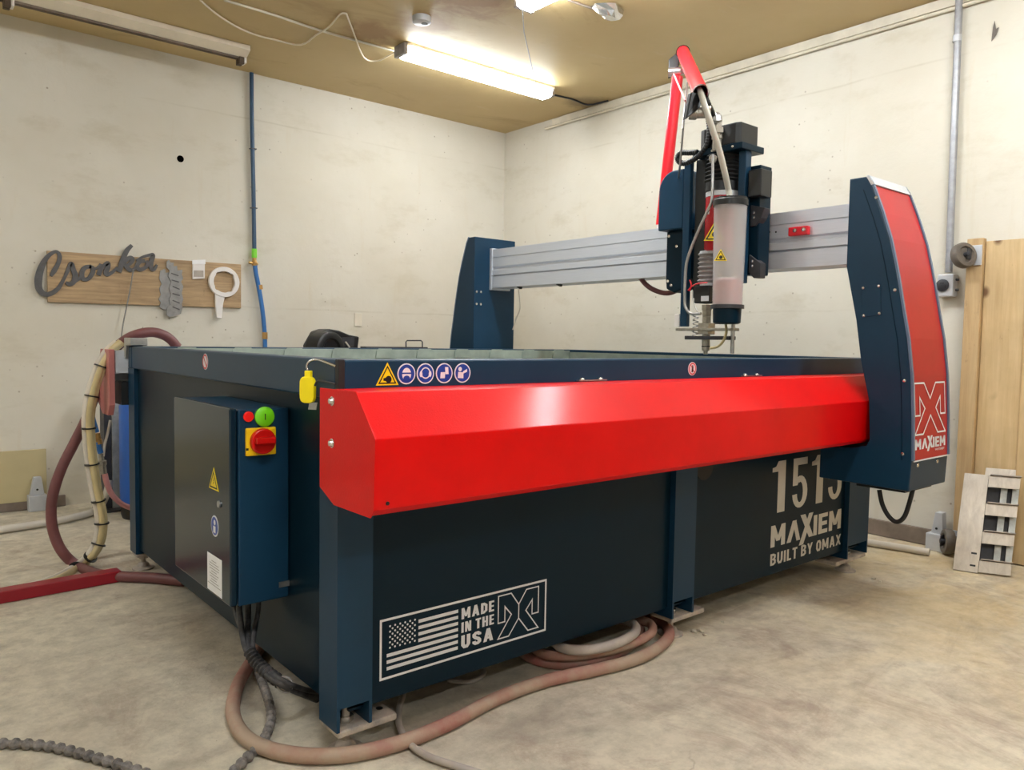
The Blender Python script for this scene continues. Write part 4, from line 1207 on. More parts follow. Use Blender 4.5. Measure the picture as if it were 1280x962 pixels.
ribbon([(1.251, 5.045, 1.442), (1.287, 5.045, 1.466), (1.332, 5.045, 1.482), (1.346, 5.045, 1.479), (1.334, 5.045, 1.432), (1.338, 5.045, 1.398), (1.354, 5.045, 1.399), (1.368, 5.045, 1.425)], [.008, .012, .016, .02, .022, .02, .016, .01], ya, yb, sc)
tag(sc.build('steel_lettering', 'cut_metal'), 'dark steel script lettering reading Csonka fixed on the wooden board', 'lettering')

# two ragged plates with vertical cut-out words
def ragged(outline_px, y0, name, label, cuts):
    mb = MB()
    pts = [(p[0], p[2]) for p in outline_px]
    mb.prism(pts, 'y', y0 - 0.005, y0)
    o = mb.build(name, 'cut_metal_lite')
    random.seed(len(pts))
    return tag(o, label, 'metal plate')
o1 = ragged([(1.387, 5.045, 1.392), (1.415, 5.045, 1.404), (1.419, 5.045, 1.38), (1.447, 5.045, 1.387), (1.447, 5.045, 1.367), (1.466, 5.045, 1.368), (1.464, 5.045, 1.166), (1.436, 5.045, 1.165), (1.436, 5.045, 1.15), (1.398, 5.045, 1.158), (1.38, 5.045, 1.172), (1.389, 5.045, 1.197), (1.376, 5.045, 1.216), (1.39, 5.045, 1.246), (1.381, 5.045, 1.284), (1.395, 5.045, 1.31), (1.381, 5.045, 1.343)], WY - 0.0225, 'cut_out_plate',
            'left of two overlapping ragged grey cut-out plates on the wooden board', None)
o2 = ragged([(1.423, 5.04, 1.448), (1.437, 5.04, 1.461), (1.446, 5.04, 1.445), (1.465, 5.04, 1.446), (1.465, 5.04, 1.422), (1.484, 5.04, 1.428), (1.488, 5.04, 1.399), (1.517, 5.04, 1.406), (1.512, 5.04, 1.376), (1.521, 5.04, 1.352), (1.507, 5.04, 1.331), (1.521, 5.04, 1.302), (1.511, 5.04, 1.262), (1.52, 5.04, 1.222), (1.511, 5.04, 1.192), (1.515, 5.04, 1.168), (1.505, 5.04, 1.132), (1.472, 5.04, 1.116), (1.434, 5.04, 1.11), (1.42, 5.04, 1.125), (1.425, 5.04, 1.169), (1.444, 5.04, 1.185), (1.435, 5.04, 1.214), (1.449, 5.04, 1.249), (1.435, 5.04, 1.287), (1.45, 5.04, 1.327), (1.431, 5.04, 1.361), (1.441, 5.04, 1.395), (1.423, 5.04, 1.414)], WY - 0.0285, 'cut_out_plate',
            'right of two overlapping ragged grey cut-out plates on the wooden board', None)
# engraved bars (the cut words) as dark grooves standing a hair proud
mb = MB()
rw_ = [(1.457, 5.03, 1.377), (1.485, 5.03, 1.369), (1.456, 5.03, 1.337), (1.49, 5.03, 1.329), (1.461, 5.03, 1.298), (1.494, 5.03, 1.285), (1.461, 5.03, 1.254), (1.494, 5.03, 1.246), (1.465, 5.03, 1.21), (1.489, 5.03, 1.201), (1.465, 5.03, 1.17), (1.488, 5.03, 1.161)]
for k in range(0, len(rw_) - 1, 2):
    a, b = rw_[k], rw_[k + 1]
    mb.obox(((a[0] + b[0]) / 2, WY - 0.0342, (a[2] + b[2]) / 2), (b[0] - a[0], 0, b[2] - a[2]), (0, 1, 0), (a[2] - b[2], 0, b[0] - a[0]), 0.045, 0.001, 0.007)
mb.build('cut_letters', 'cut_metal', o2)
# small parts bag
pb = empty('parts_bag', (1.609, 5.04, 1.352))
q4 = [(1.578, 5.04, 1.465), (1.654, 5.04, 1.471), (1.653, 5.04, 1.36), (1.577, 5.04, 1.35)]
MB().prism([(p[0], p[2]) for p in q4], 'y', WY - 0.034, WY - 0.0225).build('bag', 'white_plastic', pb, bevel=0.004)
q4 = [(1.575, 5.04, 1.47), (1.656, 5.04, 1.479), (1.656, 5.04, 1.451), (1.575, 5.04, 1.445)]
MB().prism([(p[0], p[2]) for p in q4], 'y', WY - 0.0365, WY - 0.0342).build('bag_header', 'yellow_plastic' if False else 'paper', pb)
q4 = [(1.585, 5.04, 1.406), (1.643, 5.04, 1.41), (1.643, 5.04, 1.369), (1.584, 5.04, 1.366)]
MB().prism([(p[0], p[2]) for p in q4], 'y', WY - 0.0362, WY - 0.0342).build('bag_contents', 'hose_grey', pb)
tag(pb, 'small white packet pinned on the wooden board beside the ring wrench', 'packet')
# white filter wrench
c0 = Vector((1.771, 5.04, 1.345))
wr = MB()
R0, R1 = 0.068, 0.097
P0, P1 = [], []
for k in range(40):
    a = 2 * math.pi * k / 40
    notch = 0.006 if (k % 10) in (4, 5) else 0.0
    P0.append((c0.x + (R0 + notch) * math.cos(a), c0.z + (R0 + notch) * math.sin(a)))
    P1.append((c0.x + R1 * math.cos(a), c0.z + R1 * math.sin(a)))
n_ = 40
vs = [(x, WY - 0.05, z) for x, z in P0 + P1] + [(x, WY - 0.024, z) for x, z in P0 + P1]
fs = []
for k in range(n_):
    j = (k + 1) % n_
    fs += [(k, j, n_ + j, n_ + k), (2 * n_ + k, 3 * n_ + k, 3 * n_ + j, 2 * n_ + j), (n_ + k, n_ + j, 3 * n_ + j, 3 * n_ + k), (k, 2 * n_ + k, 2 * n_ + j, j)]
wr.add(vs, fs)
hp = [(1.713, 5.04, 1.267), (1.779, 5.04, 1.266), (1.763, 5.04, 1.203), (1.755, 5.04, 1.11), (1.722, 5.04, 1.114), (1.715, 5.04, 1.201)]
wro = empty('filter_wrench', (c0.x, WY - 0.03, c0.z - 0.2))
wr.build('ring', 'white_plastic', wro, bevel=0.002)
MB().prism([(p[0], p[2]) for p in hp], 'y', WY - 0.045, WY - 0.026).build('handle', 'white_plastic', wro, bevel=0.003)
tag(wro, 'white plastic ring wrench hanging at the right end of the wooden board', 'wrench')
# wire that hangs from the board
tag(MB().tube(catmull([(1.231, 5.02, 1.389), (1.212, 5.02, 1.274), (1.189, 5.02, 1.154), (1.166, 5.02, 1.035), (1.151, 5.02, 0.8923), (1.131, 5.02, 0.7023)], 4), 0.004, 6).build('hanging_wire', 'cut_metal_lite', smooth=60), 'thin grey wire hanging from the wooden board behind the hoses', 'wire')

# blue air line on the back wall
al = empty('air_line', (2.05, 5.03, 0.9325))
MB().tube(catmull([(1.958, 5.04, 2.707), (1.96, 5.04, 2.406), (1.967, 5.04, 2.047), (1.972, 5.04, 1.736), (1.974, 5.04, 1.569)], 6), 0.0135, 12).build('air_hose', 'hose_blue_dark', al, smooth=60)
MB().tube(catmull([(1.973, 5.03, 1.474), (1.981, 5.03, 1.412), (1.997, 5.03, 1.334), (2.018, 5.03, 1.214), (2.034, 5.03, 1.082), (2.042, 5.03, 0.895), (2.039, 5.03, 0.4653)], 6), 0.0145, 12).build('air_hose', 'hose_blue', al, smooth=60)
MB().cyl((1.972, 5.035, 1.574), (1.972, 5.035, 1.516), 0.017, 14).build('band', 'green_band', al)
MB().lathe((1.97, 5.03, 1.464), (0, 0, 1), [(0, 0.016), (0.02, 0.019), (0.035, 0.013), (0.05, 0.013)], 12).cyl((1.933, 5.03, 1.482), (1.992, 5.03, 1.476), 0.009, 10).build('valve', 'brass', al)
for p_ in ((1.966, 5.04, 2.222), (1.97, 5.04, 1.84)):
    MB().obox(p_, UX, UY, UZ, 0.04, 0.03, 0.006).build('hose_clip', 'dark_metal', al)
MB().lathe((2.005, 5.03, 1.34), (0.15, 0, -1), [(0, 0.018), (0.03, 0.018)], 12).lathe((2.04, 5.03, 1.028), (0, 0, -1), [(0, 0.018), (0.045, 0.018)], 12).build('coupling', 'brass', al)
tag(al, 'blue air hose running down the back wall from the ceiling', 'air hose')
# hole through the back wall
hp = (1.519, 5.069, 2.091)
tag(MB().lathe((hp[0], WY - 0.0015, hp[2]), (0, 1, 0), [(0, 0.021), (0.001, 0.021)], 20).build('wall_hole', 'void'), 'small round black hole in the upper back wall', 'hole')
# tan board leaning at the foot of the back wall
q4 = [(0.7666, 5.04, 0.3407), (0.766, 5.04, 0.0512)]
tag(MB().box(-0.9, q4[0][0], WY - 0.024, WY - 0.003, q4[1][2] , q4[0][2]).build('tan_panel', 'tan_board', bevel=0.002), 'plain tan board on the back wall at the left edge', 'board')

def floor_bracket(pb_, s, axis, label):
    """grey stepped guide bracket standing on the floor at a wall"""
    x, y_, z_ = pb_
    r = empty('wall_bracket', (x, y_, 0))
    if axis == 'y':      # against the back wall
        MB().box(x - 0.045 * s, x + 0.045 * s, WY - 0.09, WY - 0.024, 0.0, 0.09 * s).build('foot', 'grey_metal_box', r, bevel=0.004)
        MB().prism([(x - 0.035 * s, 0.09 * s), (x + 0.035 * s, 0.09 * s), (x + 0.022 * s, 0.19 * s), (x - 0.016 * s, 0.19 * s)], 'y', WY - 0.07, WY - 0.03).build('upright', 'grey_metal_box', r, bevel=0.003)
        MB().cyl((x, WY - 0.0705, 0.12 * s), (x, WY - 0.072, 0.12 * s), 0.006, 10).build('bolt_hole', 'black', r)
    else:
        MB().box(RX1 - 0.10, RX1 - 0.024, y_ - 0.042 * s, y_ + 0.042 * s, 0.0, 0.085 * s).build('foot', 'grey_metal_box', r, bevel=0.004)
        MB().prism([(y_ - 0.03 * s, 0.085 * s), (y_ + 0.025 * s, 0.085 * s), (y_ + 0.01 * s, 0.19 * s), (y_ - 0.022 * s, 0.19 * s)], 'x', RX1 - 0.08, RX1 - 0.03).build('upright', 'grey_metal_box', r, bevel=0.003)
        MB().cyl((RX1 - 0.0805, y_, 0.11 * s), (RX1 - 0.082, y_, 0.11 * s), 0.006, 10).build('bolt_hole', 'black', r)
    return tag(r, label, 'bracket')
floor_bracket((0.713, 4.979, 0), 1.0, 'y', 'grey stepped bracket at the foot of the back wall under the tan board')
floor_bracket((4, 1.543, 0), 1.0, 'x', 'grey stepped bracket at the foot of the right wall beside the caster')

# ------------------------------------------------------------------ hose reel and rod seen over the table edge
hr = empty('hose_reel', (2.315, 4.6, 0.4885))
cx_ = (2.251, 4.6, 0.9258)
MB().lathe((cx_[0], 4.52, cx_[2]), (0.25, -1, 0), [(-0.10, 0.10), (-0.09, 0.112), (0.02, 0.112), (0.03, 0.10), (0.03, 0.07), (0.02, 0.06)], 32).build('drum_case', 'black', hr, smooth=40)
tp = [(2.218, 4.6, 1.038), (2.273, 4.6, 1.055), (2.341, 4.6, 1.046), (2.416, 4.6, 1.019), (2.486, 4.6, 1.009), (2.477, 4.6, 0.9431), (2.482, 4.6, 0.7468), (2.219, 4.6, 0.7512), (2.163, 4.6, 0.9457)]
MB().prism([(p[0], p[2]) for p in tp], 'y', 4.55, 4.72).build('reel_housing', 'black', hr, bevel=0.01)
tp = [(2.322, 4.54, 0.9993), (2.442, 4.54, 1.006), (2.436, 4.54, 0.9437), (2.328, 4.54, 0.9429)]
MB().prism([(p[0], p[2]) for p in tp], 'y', 4.535, 4.549).build('reel_opening', 'dark_metal', hr)
MB().tube([(2.373, 4.53, 0.9744), (2.402, 4.53, 0.9385)], 0.006, 8).build('hose_end', 'hose_white', hr)
MB().box(cx_[0] - 0.09, cx_[0] + 0.16, 4.50, 4.70, 0.0, cx_[2] - 0.10).build('stand', 'dark_metal', hr, bevel=0.01)
tag(hr, 'black hose reel seen above the table rim before the back wall', 'hose reel')
rd = empty('long_handled_tray', (2.707, 4.4, 0.4862))
tp = [(2.441, 4.4, 0.9502), (2.859, 4.4, 0.9413)]
x0_, z0_ = tp[0][0], tp[0][2]
MB().box(x0_, tp[1][0] + 0.05, 4.38, 4.46, z0_ - 0.022, z0_ - 0.004).build('tray', 'dark_metal', rd, bevel=0.002)
h4 = [(2.749, 4.4, 0.9326), (2.748, 4.4, 0.9804), (2.757, 4.4, 0.9885), (2.865, 4.4, 0.9899), (2.877, 4.4, 0.9819), (2.878, 4.4, 0.9334)]
MB().tube(h4, 0.0045, 8).build('bail_handle', 'dark_metal', rd)
for xx in (x0_ + 0.05, tp[1][0]):
    MB().box(xx - 0.012, xx + 0.012, 4.40, 4.44, 0.0, z0_ - 0.0225).build('leg', 'dark_metal', rd)
tag(rd, 'flat dark tray with a wire bail handle seen over the table rim', 'tray')
op = (2.753, 5.06, 1.13)
ol = MB().box(op[0] - 0.03, op[0] + 0.03, WY - 0.010, WY - 0.001, op[2] - 0.045, op[2] + 0.05).build('wall_plate', 'white_trim', bevel=0.003)
tag(ol, 'painted over outlet plate on the back wall above the hose reel', 'outlet')

# ================================================================== things on the right wall and ceiling
# grey conduit and its box
cd_ = empty('wall_conduit', (4.08, 1.559, 1.363))
a, b = (4.085, 1.578, 2.675), (4.085, 1.565, 1.371)
MB().cyl((RX1 - 0.026, a[1] + 0.0, RZ - 0.001), (RX1 - 0.026, b[1], b[2]), 0.0165, 16).build('pipe', 'conduit_grey', cd_, smooth=40)
MB().cyl((RX1 - 0.026, a[1] + 0.0, (4.085, 1.576, 2.479)[2]), (RX1 - 0.026, a[1] , (4.085, 1.577, 2.509)[2]), 0.0195, 16).build('coupling', 'grey_metal_box', cd_, smooth=40)
tag(cd_, 'grey metal conduit pipe running down the right wall', 'conduit')
ob_ = empty('power_outlet', (4.06, 1.557, 1.245))
z1_, z0_ = (4.06, 1.599, 1.36)[2], (4.06, 1.594, 1.25)[2]
y1_, y0_ = (4.055, 1.604, 1.309)[1], (4.055, 1.529, 1.305)[1]
MB().box(RX1 - 0.06, RX1 - 0.001, y0_, y1_, z0_, z1_).build('box', 'grey_metal_box', ob_, bevel=0.006)
so_ = MB().lathe((RX1 - 0.0605, (y0_ + y1_) / 2 + 0.01, (z0_ + z1_) / 2), (-1, 0, 0), [(0, 0.030), (0.006, 0.030), (0.008, 0.027)], 28).build('socket', 'dark_metal', ob_, smooth=40)
MB().box(RX1 - 0.0695, RX1 - 0.0686, (y0_ + y1_) / 2 + 0.0, (y0_ + y1_) / 2 + 0.02, (z0_ + z1_) / 2 + 0.008, (z0_ + z1_) / 2 + 0.012).box(RX1 - 0.0695, RX1 - 0.0686, (y0_ + y1_) / 2 - 0.008, (y0_ + y1_) / 2 - 0.004, (z0_ + z1_) / 2 - 0.014, (z0_ + z1_) / 2).build('socket_slot', 'black', so_)
for dz in (0.3, 0.75):
    MB().cyl((RX1 - 0.03, y0_ - 0.0005, z0_ + (z1_ - z0_) * dz), (RX1 - 0.03, y0_ - 0.014, z0_ + (z1_ - z0_) * dz), 0.006, 8).build('screw', 'dark_metal', ob_)
tag(ob_, 'grey power outlet box with round black socket under the conduit', 'power outlet')
# thin pipes along the top of the right wall
tag(MB().cyl((RX1 - 0.020, RY0 + 0.05, RZ - 0.075), (RX1 - 0.020, 4.55, RZ - 0.066), 0.009, 10).build('ceiling_pipe', 'white_trim', smooth=40), 'thin pale pipe along the top of the right wall', 'pipe')
# pipe on the floor by the right wall
tag(MB().tube(catmull([(3.817, 1.966, 0.02), (3.836, 1.775, 0.02), (3.864, 1.661, 0.02), (3.884, 1.557, 0.02), (3.892, 1.516, 0.02)], 4), 0.017, 12).build('floor_pipe', 'hose_white', smooth=60), 'white pipe lying on the floor along the right wall', 'pipe')
# torn paint flap
fp = (4.1, 1.416, 2.489)
q4 = [(4.1, 1.43, 2.508), (4.1, 1.425, 2.536), (4.1, 1.418, 2.497), (4.1, 1.406, 2.501), (4.1, 1.415, 2.47), (4.1, 1.434, 2.446)]
tag(MB().slab((RX1 - 0.004, 0, 0), NY, FZ, [[(-p[1], p[2]) for p in q4]], 0.004).build('paint_flap', 'caster_grey'), 'torn paint flap high on the right wall beside the conduit', 'paint flap')

# ceiling junction boxes and cords
for p_, lab in (((2.312, 3.574, 2.69), 'round white ceiling box with a dark knockout beside the stained patch'),):
    r = empty('ceiling_box', (p_[0], p_[1], RZ))
    MB().lathe((p_[0], p_[1], RZ - 0.001), (0, 0, -1), [(0, 0.05), (0.03, 0.048), (0.034, 0.04)], 20).build('box', 'grey_metal_box', r, smooth=40)
    MB().lathe((p_[0] + 0.012, p_[1] - 0.01, RZ - 0.0355), (0, 0, -1), [(0, 0.018), (0.001, 0.018)], 14).build('knockout', 'black', r)
    tag(r, lab, 'ceiling box')
p_ = (2.972, 2.829, 2.69)
r = empty('foil_cover', (p_[0], p_[1], RZ))
mb = MB()
random.seed(5)
ringv = []
for lv, (rr, zz) in enumerate(((0.075, -0.001), (0.06, -0.03), (0.03, -0.048))):
    for k in range(10):
        a = 2 * math.pi * k / 10
        q = rr * random.uniform(0.7, 1.15)
        ringv.append((p_[0] + q * math.cos(a) * 1.3, p_[1] + q * math.sin(a), RZ + zz + random.uniform(-0.008, 0.0)))
fs = [(l * 10 + k, l * 10 + (k + 1) % 10, (l + 1) * 10 + (k + 1) % 10, (l + 1) * 10 + k) for l in range(2) for k in range(10)] + [tuple(range(20, 30))]
mb.add(ringv, fs)
mb.build('foil', 'bolt_steel', r)
tag(r, 'crumpled foil patch on the ceiling above the machine', 'foil')
cz = RZ - 0.006
def cord(pts, rad, mat, label, cat='cord'):
    return tag(MB().tube(catmull(pts, 4), rad, 6).build('electric_cable', mat, smooth=60), label, cat)
cord([(1.343, 4.142, 2.705), (1.462, 4.256, 2.705), (1.604, 4.353, 2.705), (1.724, 4.394, 2.705), (1.849, 4.391, 2.705), (1.988, 4.362, 2.705), (1.99, 4.168, 2.705), (1.991, 4.002, 2.705), (1.96, 3.819, 2.705), (1.98, 3.787, 2.705)], 0.005, 'fixture_white', 'thin white cord sagging across the tan ceiling at left')
cord([(1.98, 3.787, 2.705), (2.113, 3.965, 2.705), (2.365, 4.294, 2.705), (2.454, 4.286, 2.705), (2.46, 4.171, 2.705), (2.459, 4.068, 2.705)], 0.005, 'fixture_white', 'thin white cord leading into the end of the lit corner fixture')
cord([(1.438, 4.066, 2.708), (1.693, 4.071, 2.708), (1.98, 4.096, 2.708), (2.226, 4.09, 2.708), (2.459, 4.078, 2.708)], 0.0065, 'white_trim', 'straight cable cover on the ceiling leading to the lit fixture')
cord([(2.738, 2.894, 2.708), (2.844, 2.887, 2.708), (2.939, 2.877, 2.708)], 0.006, 'brown_board', 'short dark cable on the ceiling leading to the foil patch')
cord([(3.68, 4.048, 2.708), (3.864, 4.022, 2.708), (4.039, 4.037, 2.708), (4.076, 3.875, 2.708)], 0.006, 'dark_metal', 'dark cable from the lit corner fixture to the right wall')
tag(MB().tube([(2.537, 3.008, 2.64), (2.691, 3.175, 2.62), (3.208, 3.678, 2.62), (3.318, 3.78, 2.63)], 0.0025, 6).build('pull_chain', 'cut_metal_lite', smooth=60), 'thin pull cord hanging between the two lit fixtures', 'pull cord')

# ------------------------------------------------------------------ wooden dolly leaning on the right wall
D_ = empty('wooden_dolly', (4.06, 0.95, 0))
wx = RX1 - 0.006
MB().box(wx - 0.038, wx - 0.020, 0.30, 1.40, 0.006, 1.505).build('plywood_sheet', 'plywood', D_, bevel=0.002)
MB().box(wx - 0.062, wx - 0.022, 1.402, 1.474, 0.004, 1.52).build('stile', 'stud_wood', D_, bevel=0.004)
MB().box(wx - 0.044, wx - 0.0385, 1.225, 1.229, 0.02, 1.50).build('board_joint', 'stud_wood', D_)
MB().box(wx - 0.018, wx - 0.001, 0.32, 1.45, 0.01, 1.49).build('back_frame', 'stud_wood', D_)
def caster(y_, z_, along):
    pl = MB().box(wx - 0.068, wx - 0.0625, y_ - 0.05, y_ + 0.03, z_ - 0.045, z_ + 0.05).build('caster_plate', 'grey_metal_box', D_, bevel=0.002)
    a = Vector(along).normalized()
    c = Vector((wx - 0.115, y_ + 0.012, z_))
    MB().lathe(c, a, [(-0.022, 0.036), (-0.020, 0.056), (-0.012, 0.061), (0.012, 0.061), (0.020, 0.056), (0.022, 0.040), (0.012, 0.034)], 28).build('caster_wheel', 'caster_grey', pl, smooth=35)
    MB().lathe(c, a, [(-0.030, 0.012), (0.034, 0.012), (0.036, 0.006)], 12).build('axle', 'dark_metal', pl, smooth=40)
    MB().obox(c + Vector((0.03, 0, 0)) + a * 0.028, UX, a, UZ, 0.075, 0.005, 0.05).build('fork_cheek', 'dark_metal', pl)
    MB().obox(c + Vector((0.03, 0, 0)) - a * 0.028, UX, a, UZ, 0.075, 0.005, 0.05).build('fork_cheek', 'dark_metal', pl)
caster(1.455, 1.437, (-0.45, -0.85, 0.2))
caster(1.462, 0.066, (-0.60, 0.80, 0.05))
caster(0.36, 1.437, (-0.45, -0.85, 0.2))
caster(0.36, 0.085, (-0.5, -0.9, 0.1))
tag(D_, 'wooden plywood dolly with casters standing on edge against the right wall', 'dolly')

# ------------------------------------------------------------------ galvanised rack piece leaning on the dolly
L_ = empty('metal_rack', (3.80, 1.25, 0))
e0 = Vector((3.74, 1.355, 0.004))
e1 = Vector((3.765, 1.262, 0.004))
e2 = Vector((3.818, 1.15, 0.004))
lean = Vector((0.165, 0.03, 0.42)).normalized()
du = (e1 - e0).normalized()
dv = (e2 - e1).normalized()
nrm_ = lean.cross(du).normalized()
if nrm_.x > 0:
    nrm_ = -nrm_
H_ = 0.45
def lp_(o, u, a, b, name, mat, th, parent=L_):
    """leaning plate: along u from a[0] to a[1], up the lean from b[0] to b[1]"""
    w_ = lean.cross(u).normalized()
    if w_.x > 0:
        w_ = -w_
    ctr = o + u * ((a[0] + a[1]) / 2) + lean * ((b[0] + b[1]) / 2) - w_ * (th / 2)
    return MB().obox(ctr, u, lean, w_, a[1] - a[0], b[1] - b[0], th).build(name, mat, parent, bevel=0.001)
sd = lp_(e0, du, (0.0, (e1 - e0).length), (0.0, H_), 'side_plate', 'worn_wood', 0.012)
part_label(sd, 'pale dusty metal side plate with slots')
for hh in (0.03, 0.085):
    ctr = e0 + du * ((e1 - e0).length - 0.022) + lean * hh
    wn = lean.cross(du).normalized()
    if wn.x > 0:
        wn = -wn
    MB().obox(ctr + wn * 0.0006, du, lean, wn, 0.022, 0.008, 0.001).build('slot', 'black', sd)
W2 = (e2 - e1).length
dv2 = dv
for k, hh in enumerate((0.005, 0.135, 0.265, 0.395)):
    rg = lp_(e1, dv2, (0.002, W2), (hh, hh + 0.052), 'rung', 'worn_wood', 0.006)
    o_ = e1 + dv2 * (W2 / 2) + lean * (hh + 0.054) + Vector((0.012, 0, 0))
    MB().obox(o_, dv2, lean, lean.cross(dv2), W2 - 0.004, 0.004, 0.036).build('rung_flange', 'dusty_plate', rg)
for f0 in (0.42, 0.78):
    lp_(e1 + Vector((0.045, 0.0, 0)), dv2, (W2 * f0 - 0.012, W2 * f0 + 0.014), (0.02, 0.43), 'back_strip', 'galv', 0.005)
lp_(e1 + Vector((0.05, 0.0, 0)), dv2, (-0.03, W2 * 0.72), (0.43, 0.478), 'head_plate', 'worn_wood', 0.006)
lp_(e1 + Vector((0.07, 0.0, 0)), dv2, (-0.03, W2 * 0.66), (0.01, 0.44), 'back_plate', 'dark_metal', 0.003)  # dark colour puts the shade between the rungs into this plate
tag(L_, 'pale dusty metal rack with four rungs leaning on the plywood dolly', 'rack')

# ================================================================== things on and around the floor
def hose(name, pts, r, mat, label, cat='hose', n=6, seg=12, group=None):
    return tag(MB().tube(catmull(pts, n), r, seg).build(name, mat, smooth=60), label, cat, group)

hose('floor_hose', [(0.9625, 2.384, 0.019), (0.8565, 2.232, 0.019), (0.7885, 2.133, 0.019), (0.7357, 2.032, 0.019), (0.7038, 1.944, 0.019), (0.6886, 1.842, 0.019), (0.7053, 1.748, 0.019), (0.7647, 1.656, 0.019), (0.8564, 1.594, 0.019), (0.9722, 1.568, 0.019), (1.119, 1.573, 0.019), (1.301, 1.605, 0.019), (1.48, 1.606, 0.019), (1.641, 1.571, 0.019), (1.794, 1.548, 0.019), (1.922, 1.56, 0.019), (2.042, 1.604, 0.019), (2.115, 1.677, 0.019), (2.132, 1.752, 0.019), (2.063, 1.824, 0.019)], 0.0185, 'hose_red',
     'thick dusty red hose snaking over the floor along the front of the machine')
cg = 'hose loops coiled under the machine'
hose('coiled_hose', [(1.604, 1.901, 0.017), (1.56, 1.788, 0.017), (1.584, 1.686, 0.017), (1.676, 1.622, 0.017), (1.814, 1.616, 0.017), (1.946, 1.657, 0.017), (2.03, 1.72, 0.017), (2.05, 1.781, 0.017), (1.987, 1.869, 0.017)], 0.016, 'hose_coil', 'bright red outermost hose loop under the tank edge', group=cg)
hose('coiled_hose', [(1.593, 1.808, 0.049), (1.56, 1.714, 0.049), (1.597, 1.647, 0.049), (1.692, 1.605, 0.049), (1.818, 1.587, 0.049), (1.94, 1.602, 0.049), (2.007, 1.649, 0.049), (2.02, 1.695, 0.049), (2.001, 1.787, 0.049)], 0.015, 'hose_red', 'dusty hose loop second from outside under the tank edge', group=cg)
hose('coiled_hose', [(1.603, 1.708, 0.078), (1.589, 1.64, 0.078), (1.639, 1.587, 0.078), (1.742, 1.569, 0.078), (1.845, 1.589, 0.078), (1.902, 1.632, 0.078), (1.917, 1.694, 0.078), (1.886, 1.793, 0.078)], 0.015, 'hose_grey', 'grey dusty innermost hose loop under the tank edge', group=cg)
hose('thin_floor_cable', [(1.121, 1.794, 0.012), (1.071, 1.732, 0.012), (1.025, 1.658, 0.012), (1.001, 1.591, 0.012), (0.9938, 1.53, 0.012), (1.002, 1.473, 0.012), (1.027, 1.41, 0.012), (1.052, 1.352, 0.012)], 0.0085, 'hose_grey', 'thin grey cable on the floor beside the near foot plate', 'cable')
hose('thin_floor_cable', [(1.275, 1.796, 0.01), (1.315, 1.752, 0.01), (1.369, 1.758, 0.01), (1.398, 1.784, 0.01)], 0.007, 'hose_grey', 'short grey cable curl in the shade under the tank', 'cable')

def corrugated(name, pts, r, label, step=0.0075, seg=10):
    P = catmull(pts, 10)
    Q = [P[0]]
    for p in P:
        d = (p - Q[-1])
        while d.length >= step:
            Q.append(Q[-1] + d.normalized() * step)
            d = p - Q[-1]
    return tag(MB().tube(Q, [r * (1.05 if (i // 2) % 2 else 0.62) for i in range(len(Q))], seg).build(name, 'chain_grey', smooth=25), label, 'cable')
corrugated('corrugated_cable', [(0.8633, 2.187, 0.013), (0.8369, 2.074, 0.013), (0.8075, 1.963, 0.013), (0.7794, 1.884, 0.013), (0.7378, 1.814, 0.013), (0.6976, 1.768, 0.013), (0.6593, 1.739, 0.013), (0.6258, 1.71, 0.013), (0.586, 1.679, 0.013)], 0.0125, 'grey ribbed cable running out from under the cabinet across the red hose')
corrugated('corrugated_cable', [(0.1619, 2.205, 0.013), (0.2215, 2.164, 0.013), (0.2804, 2.113, 0.013), (0.329, 2.052, 0.013), (0.3738, 1.976, 0.013), (0.4164, 1.899, 0.013), (0.4557, 1.818, 0.013), (0.4847, 1.739, 0.013)], 0.0125, 'grey ribbed cable on the floor at the lower left corner')

# cable bundle hanging from the cabinet
cbn = empty('cable_bundle', (0.8916, 2.12, 0))
ends = [(0.9238, 1.901, 0.02), (0.9128, 1.898, 0.02), (0.9067, 1.914, 0.02), (0.9392, 1.913, 0.02)]
g0 = [(0.76, 2.05, 0.288), (0.79, 2.07, 0.288), (0.775, 2.13, 0.288), (0.815, 2.06, 0.288)]
mids = [(0.7529, 1.984, 0.1692), (0.7578, 1.98, 0.1693), (0.761, 1.977, 0.1673), (0.766, 1.973, 0.1695)]
mids2 = [(0.7651, 1.906, 0.1364), (0.7699, 1.902, 0.1365), (0.7731, 1.9, 0.1387), (0.7779, 1.896, 0.1408)]
mids3 = [(0.79, 1.819, 0.1187), (0.7931, 1.816, 0.1187), (0.7962, 1.814, 0.1208), (0.7994, 1.811, 0.1249)]
for k in range(4):
    MB().tube(catmull([g0[k], (g0[k][0], g0[k][1], 0.24), mids[k], mids2[k], mids3[k], ends[k]], 5), (0.008, 0.009, 0.008, 0.007)[k], 10).build('cable', 'conduit_black', cbn, smooth=60)
P = catmull([[(0.7541, 1.97, 0.1734)][0], [(0.7605, 1.937, 0.1526)][0], [(0.7714, 1.901, 0.1365)][0], [(0.7874, 1.847, 0.1216)][0]], 14)
MB().tube(P, [0.0175 if (i // 2) % 2 else 0.0135 for i in range(len(P))], 12).build('spiral_wrap', 'conduit_black', cbn, smooth=30)
MB().tube([Vector([(0.7906, 1.825, 0.1224)][0]) + Vector((0.02 * math.cos(a) * 0.7, -0.02 * math.cos(a) * 0.7, 0.02 * math.sin(a))) for a in [2 * math.pi * k / 14 for k in range(14)]], 0.0035, 6, closed=True).build('cable_tie', 'bellows_grey', cbn, smooth=60)
tag(cbn, 'bundle of black cables hanging from the cabinet to the floor', 'cables')

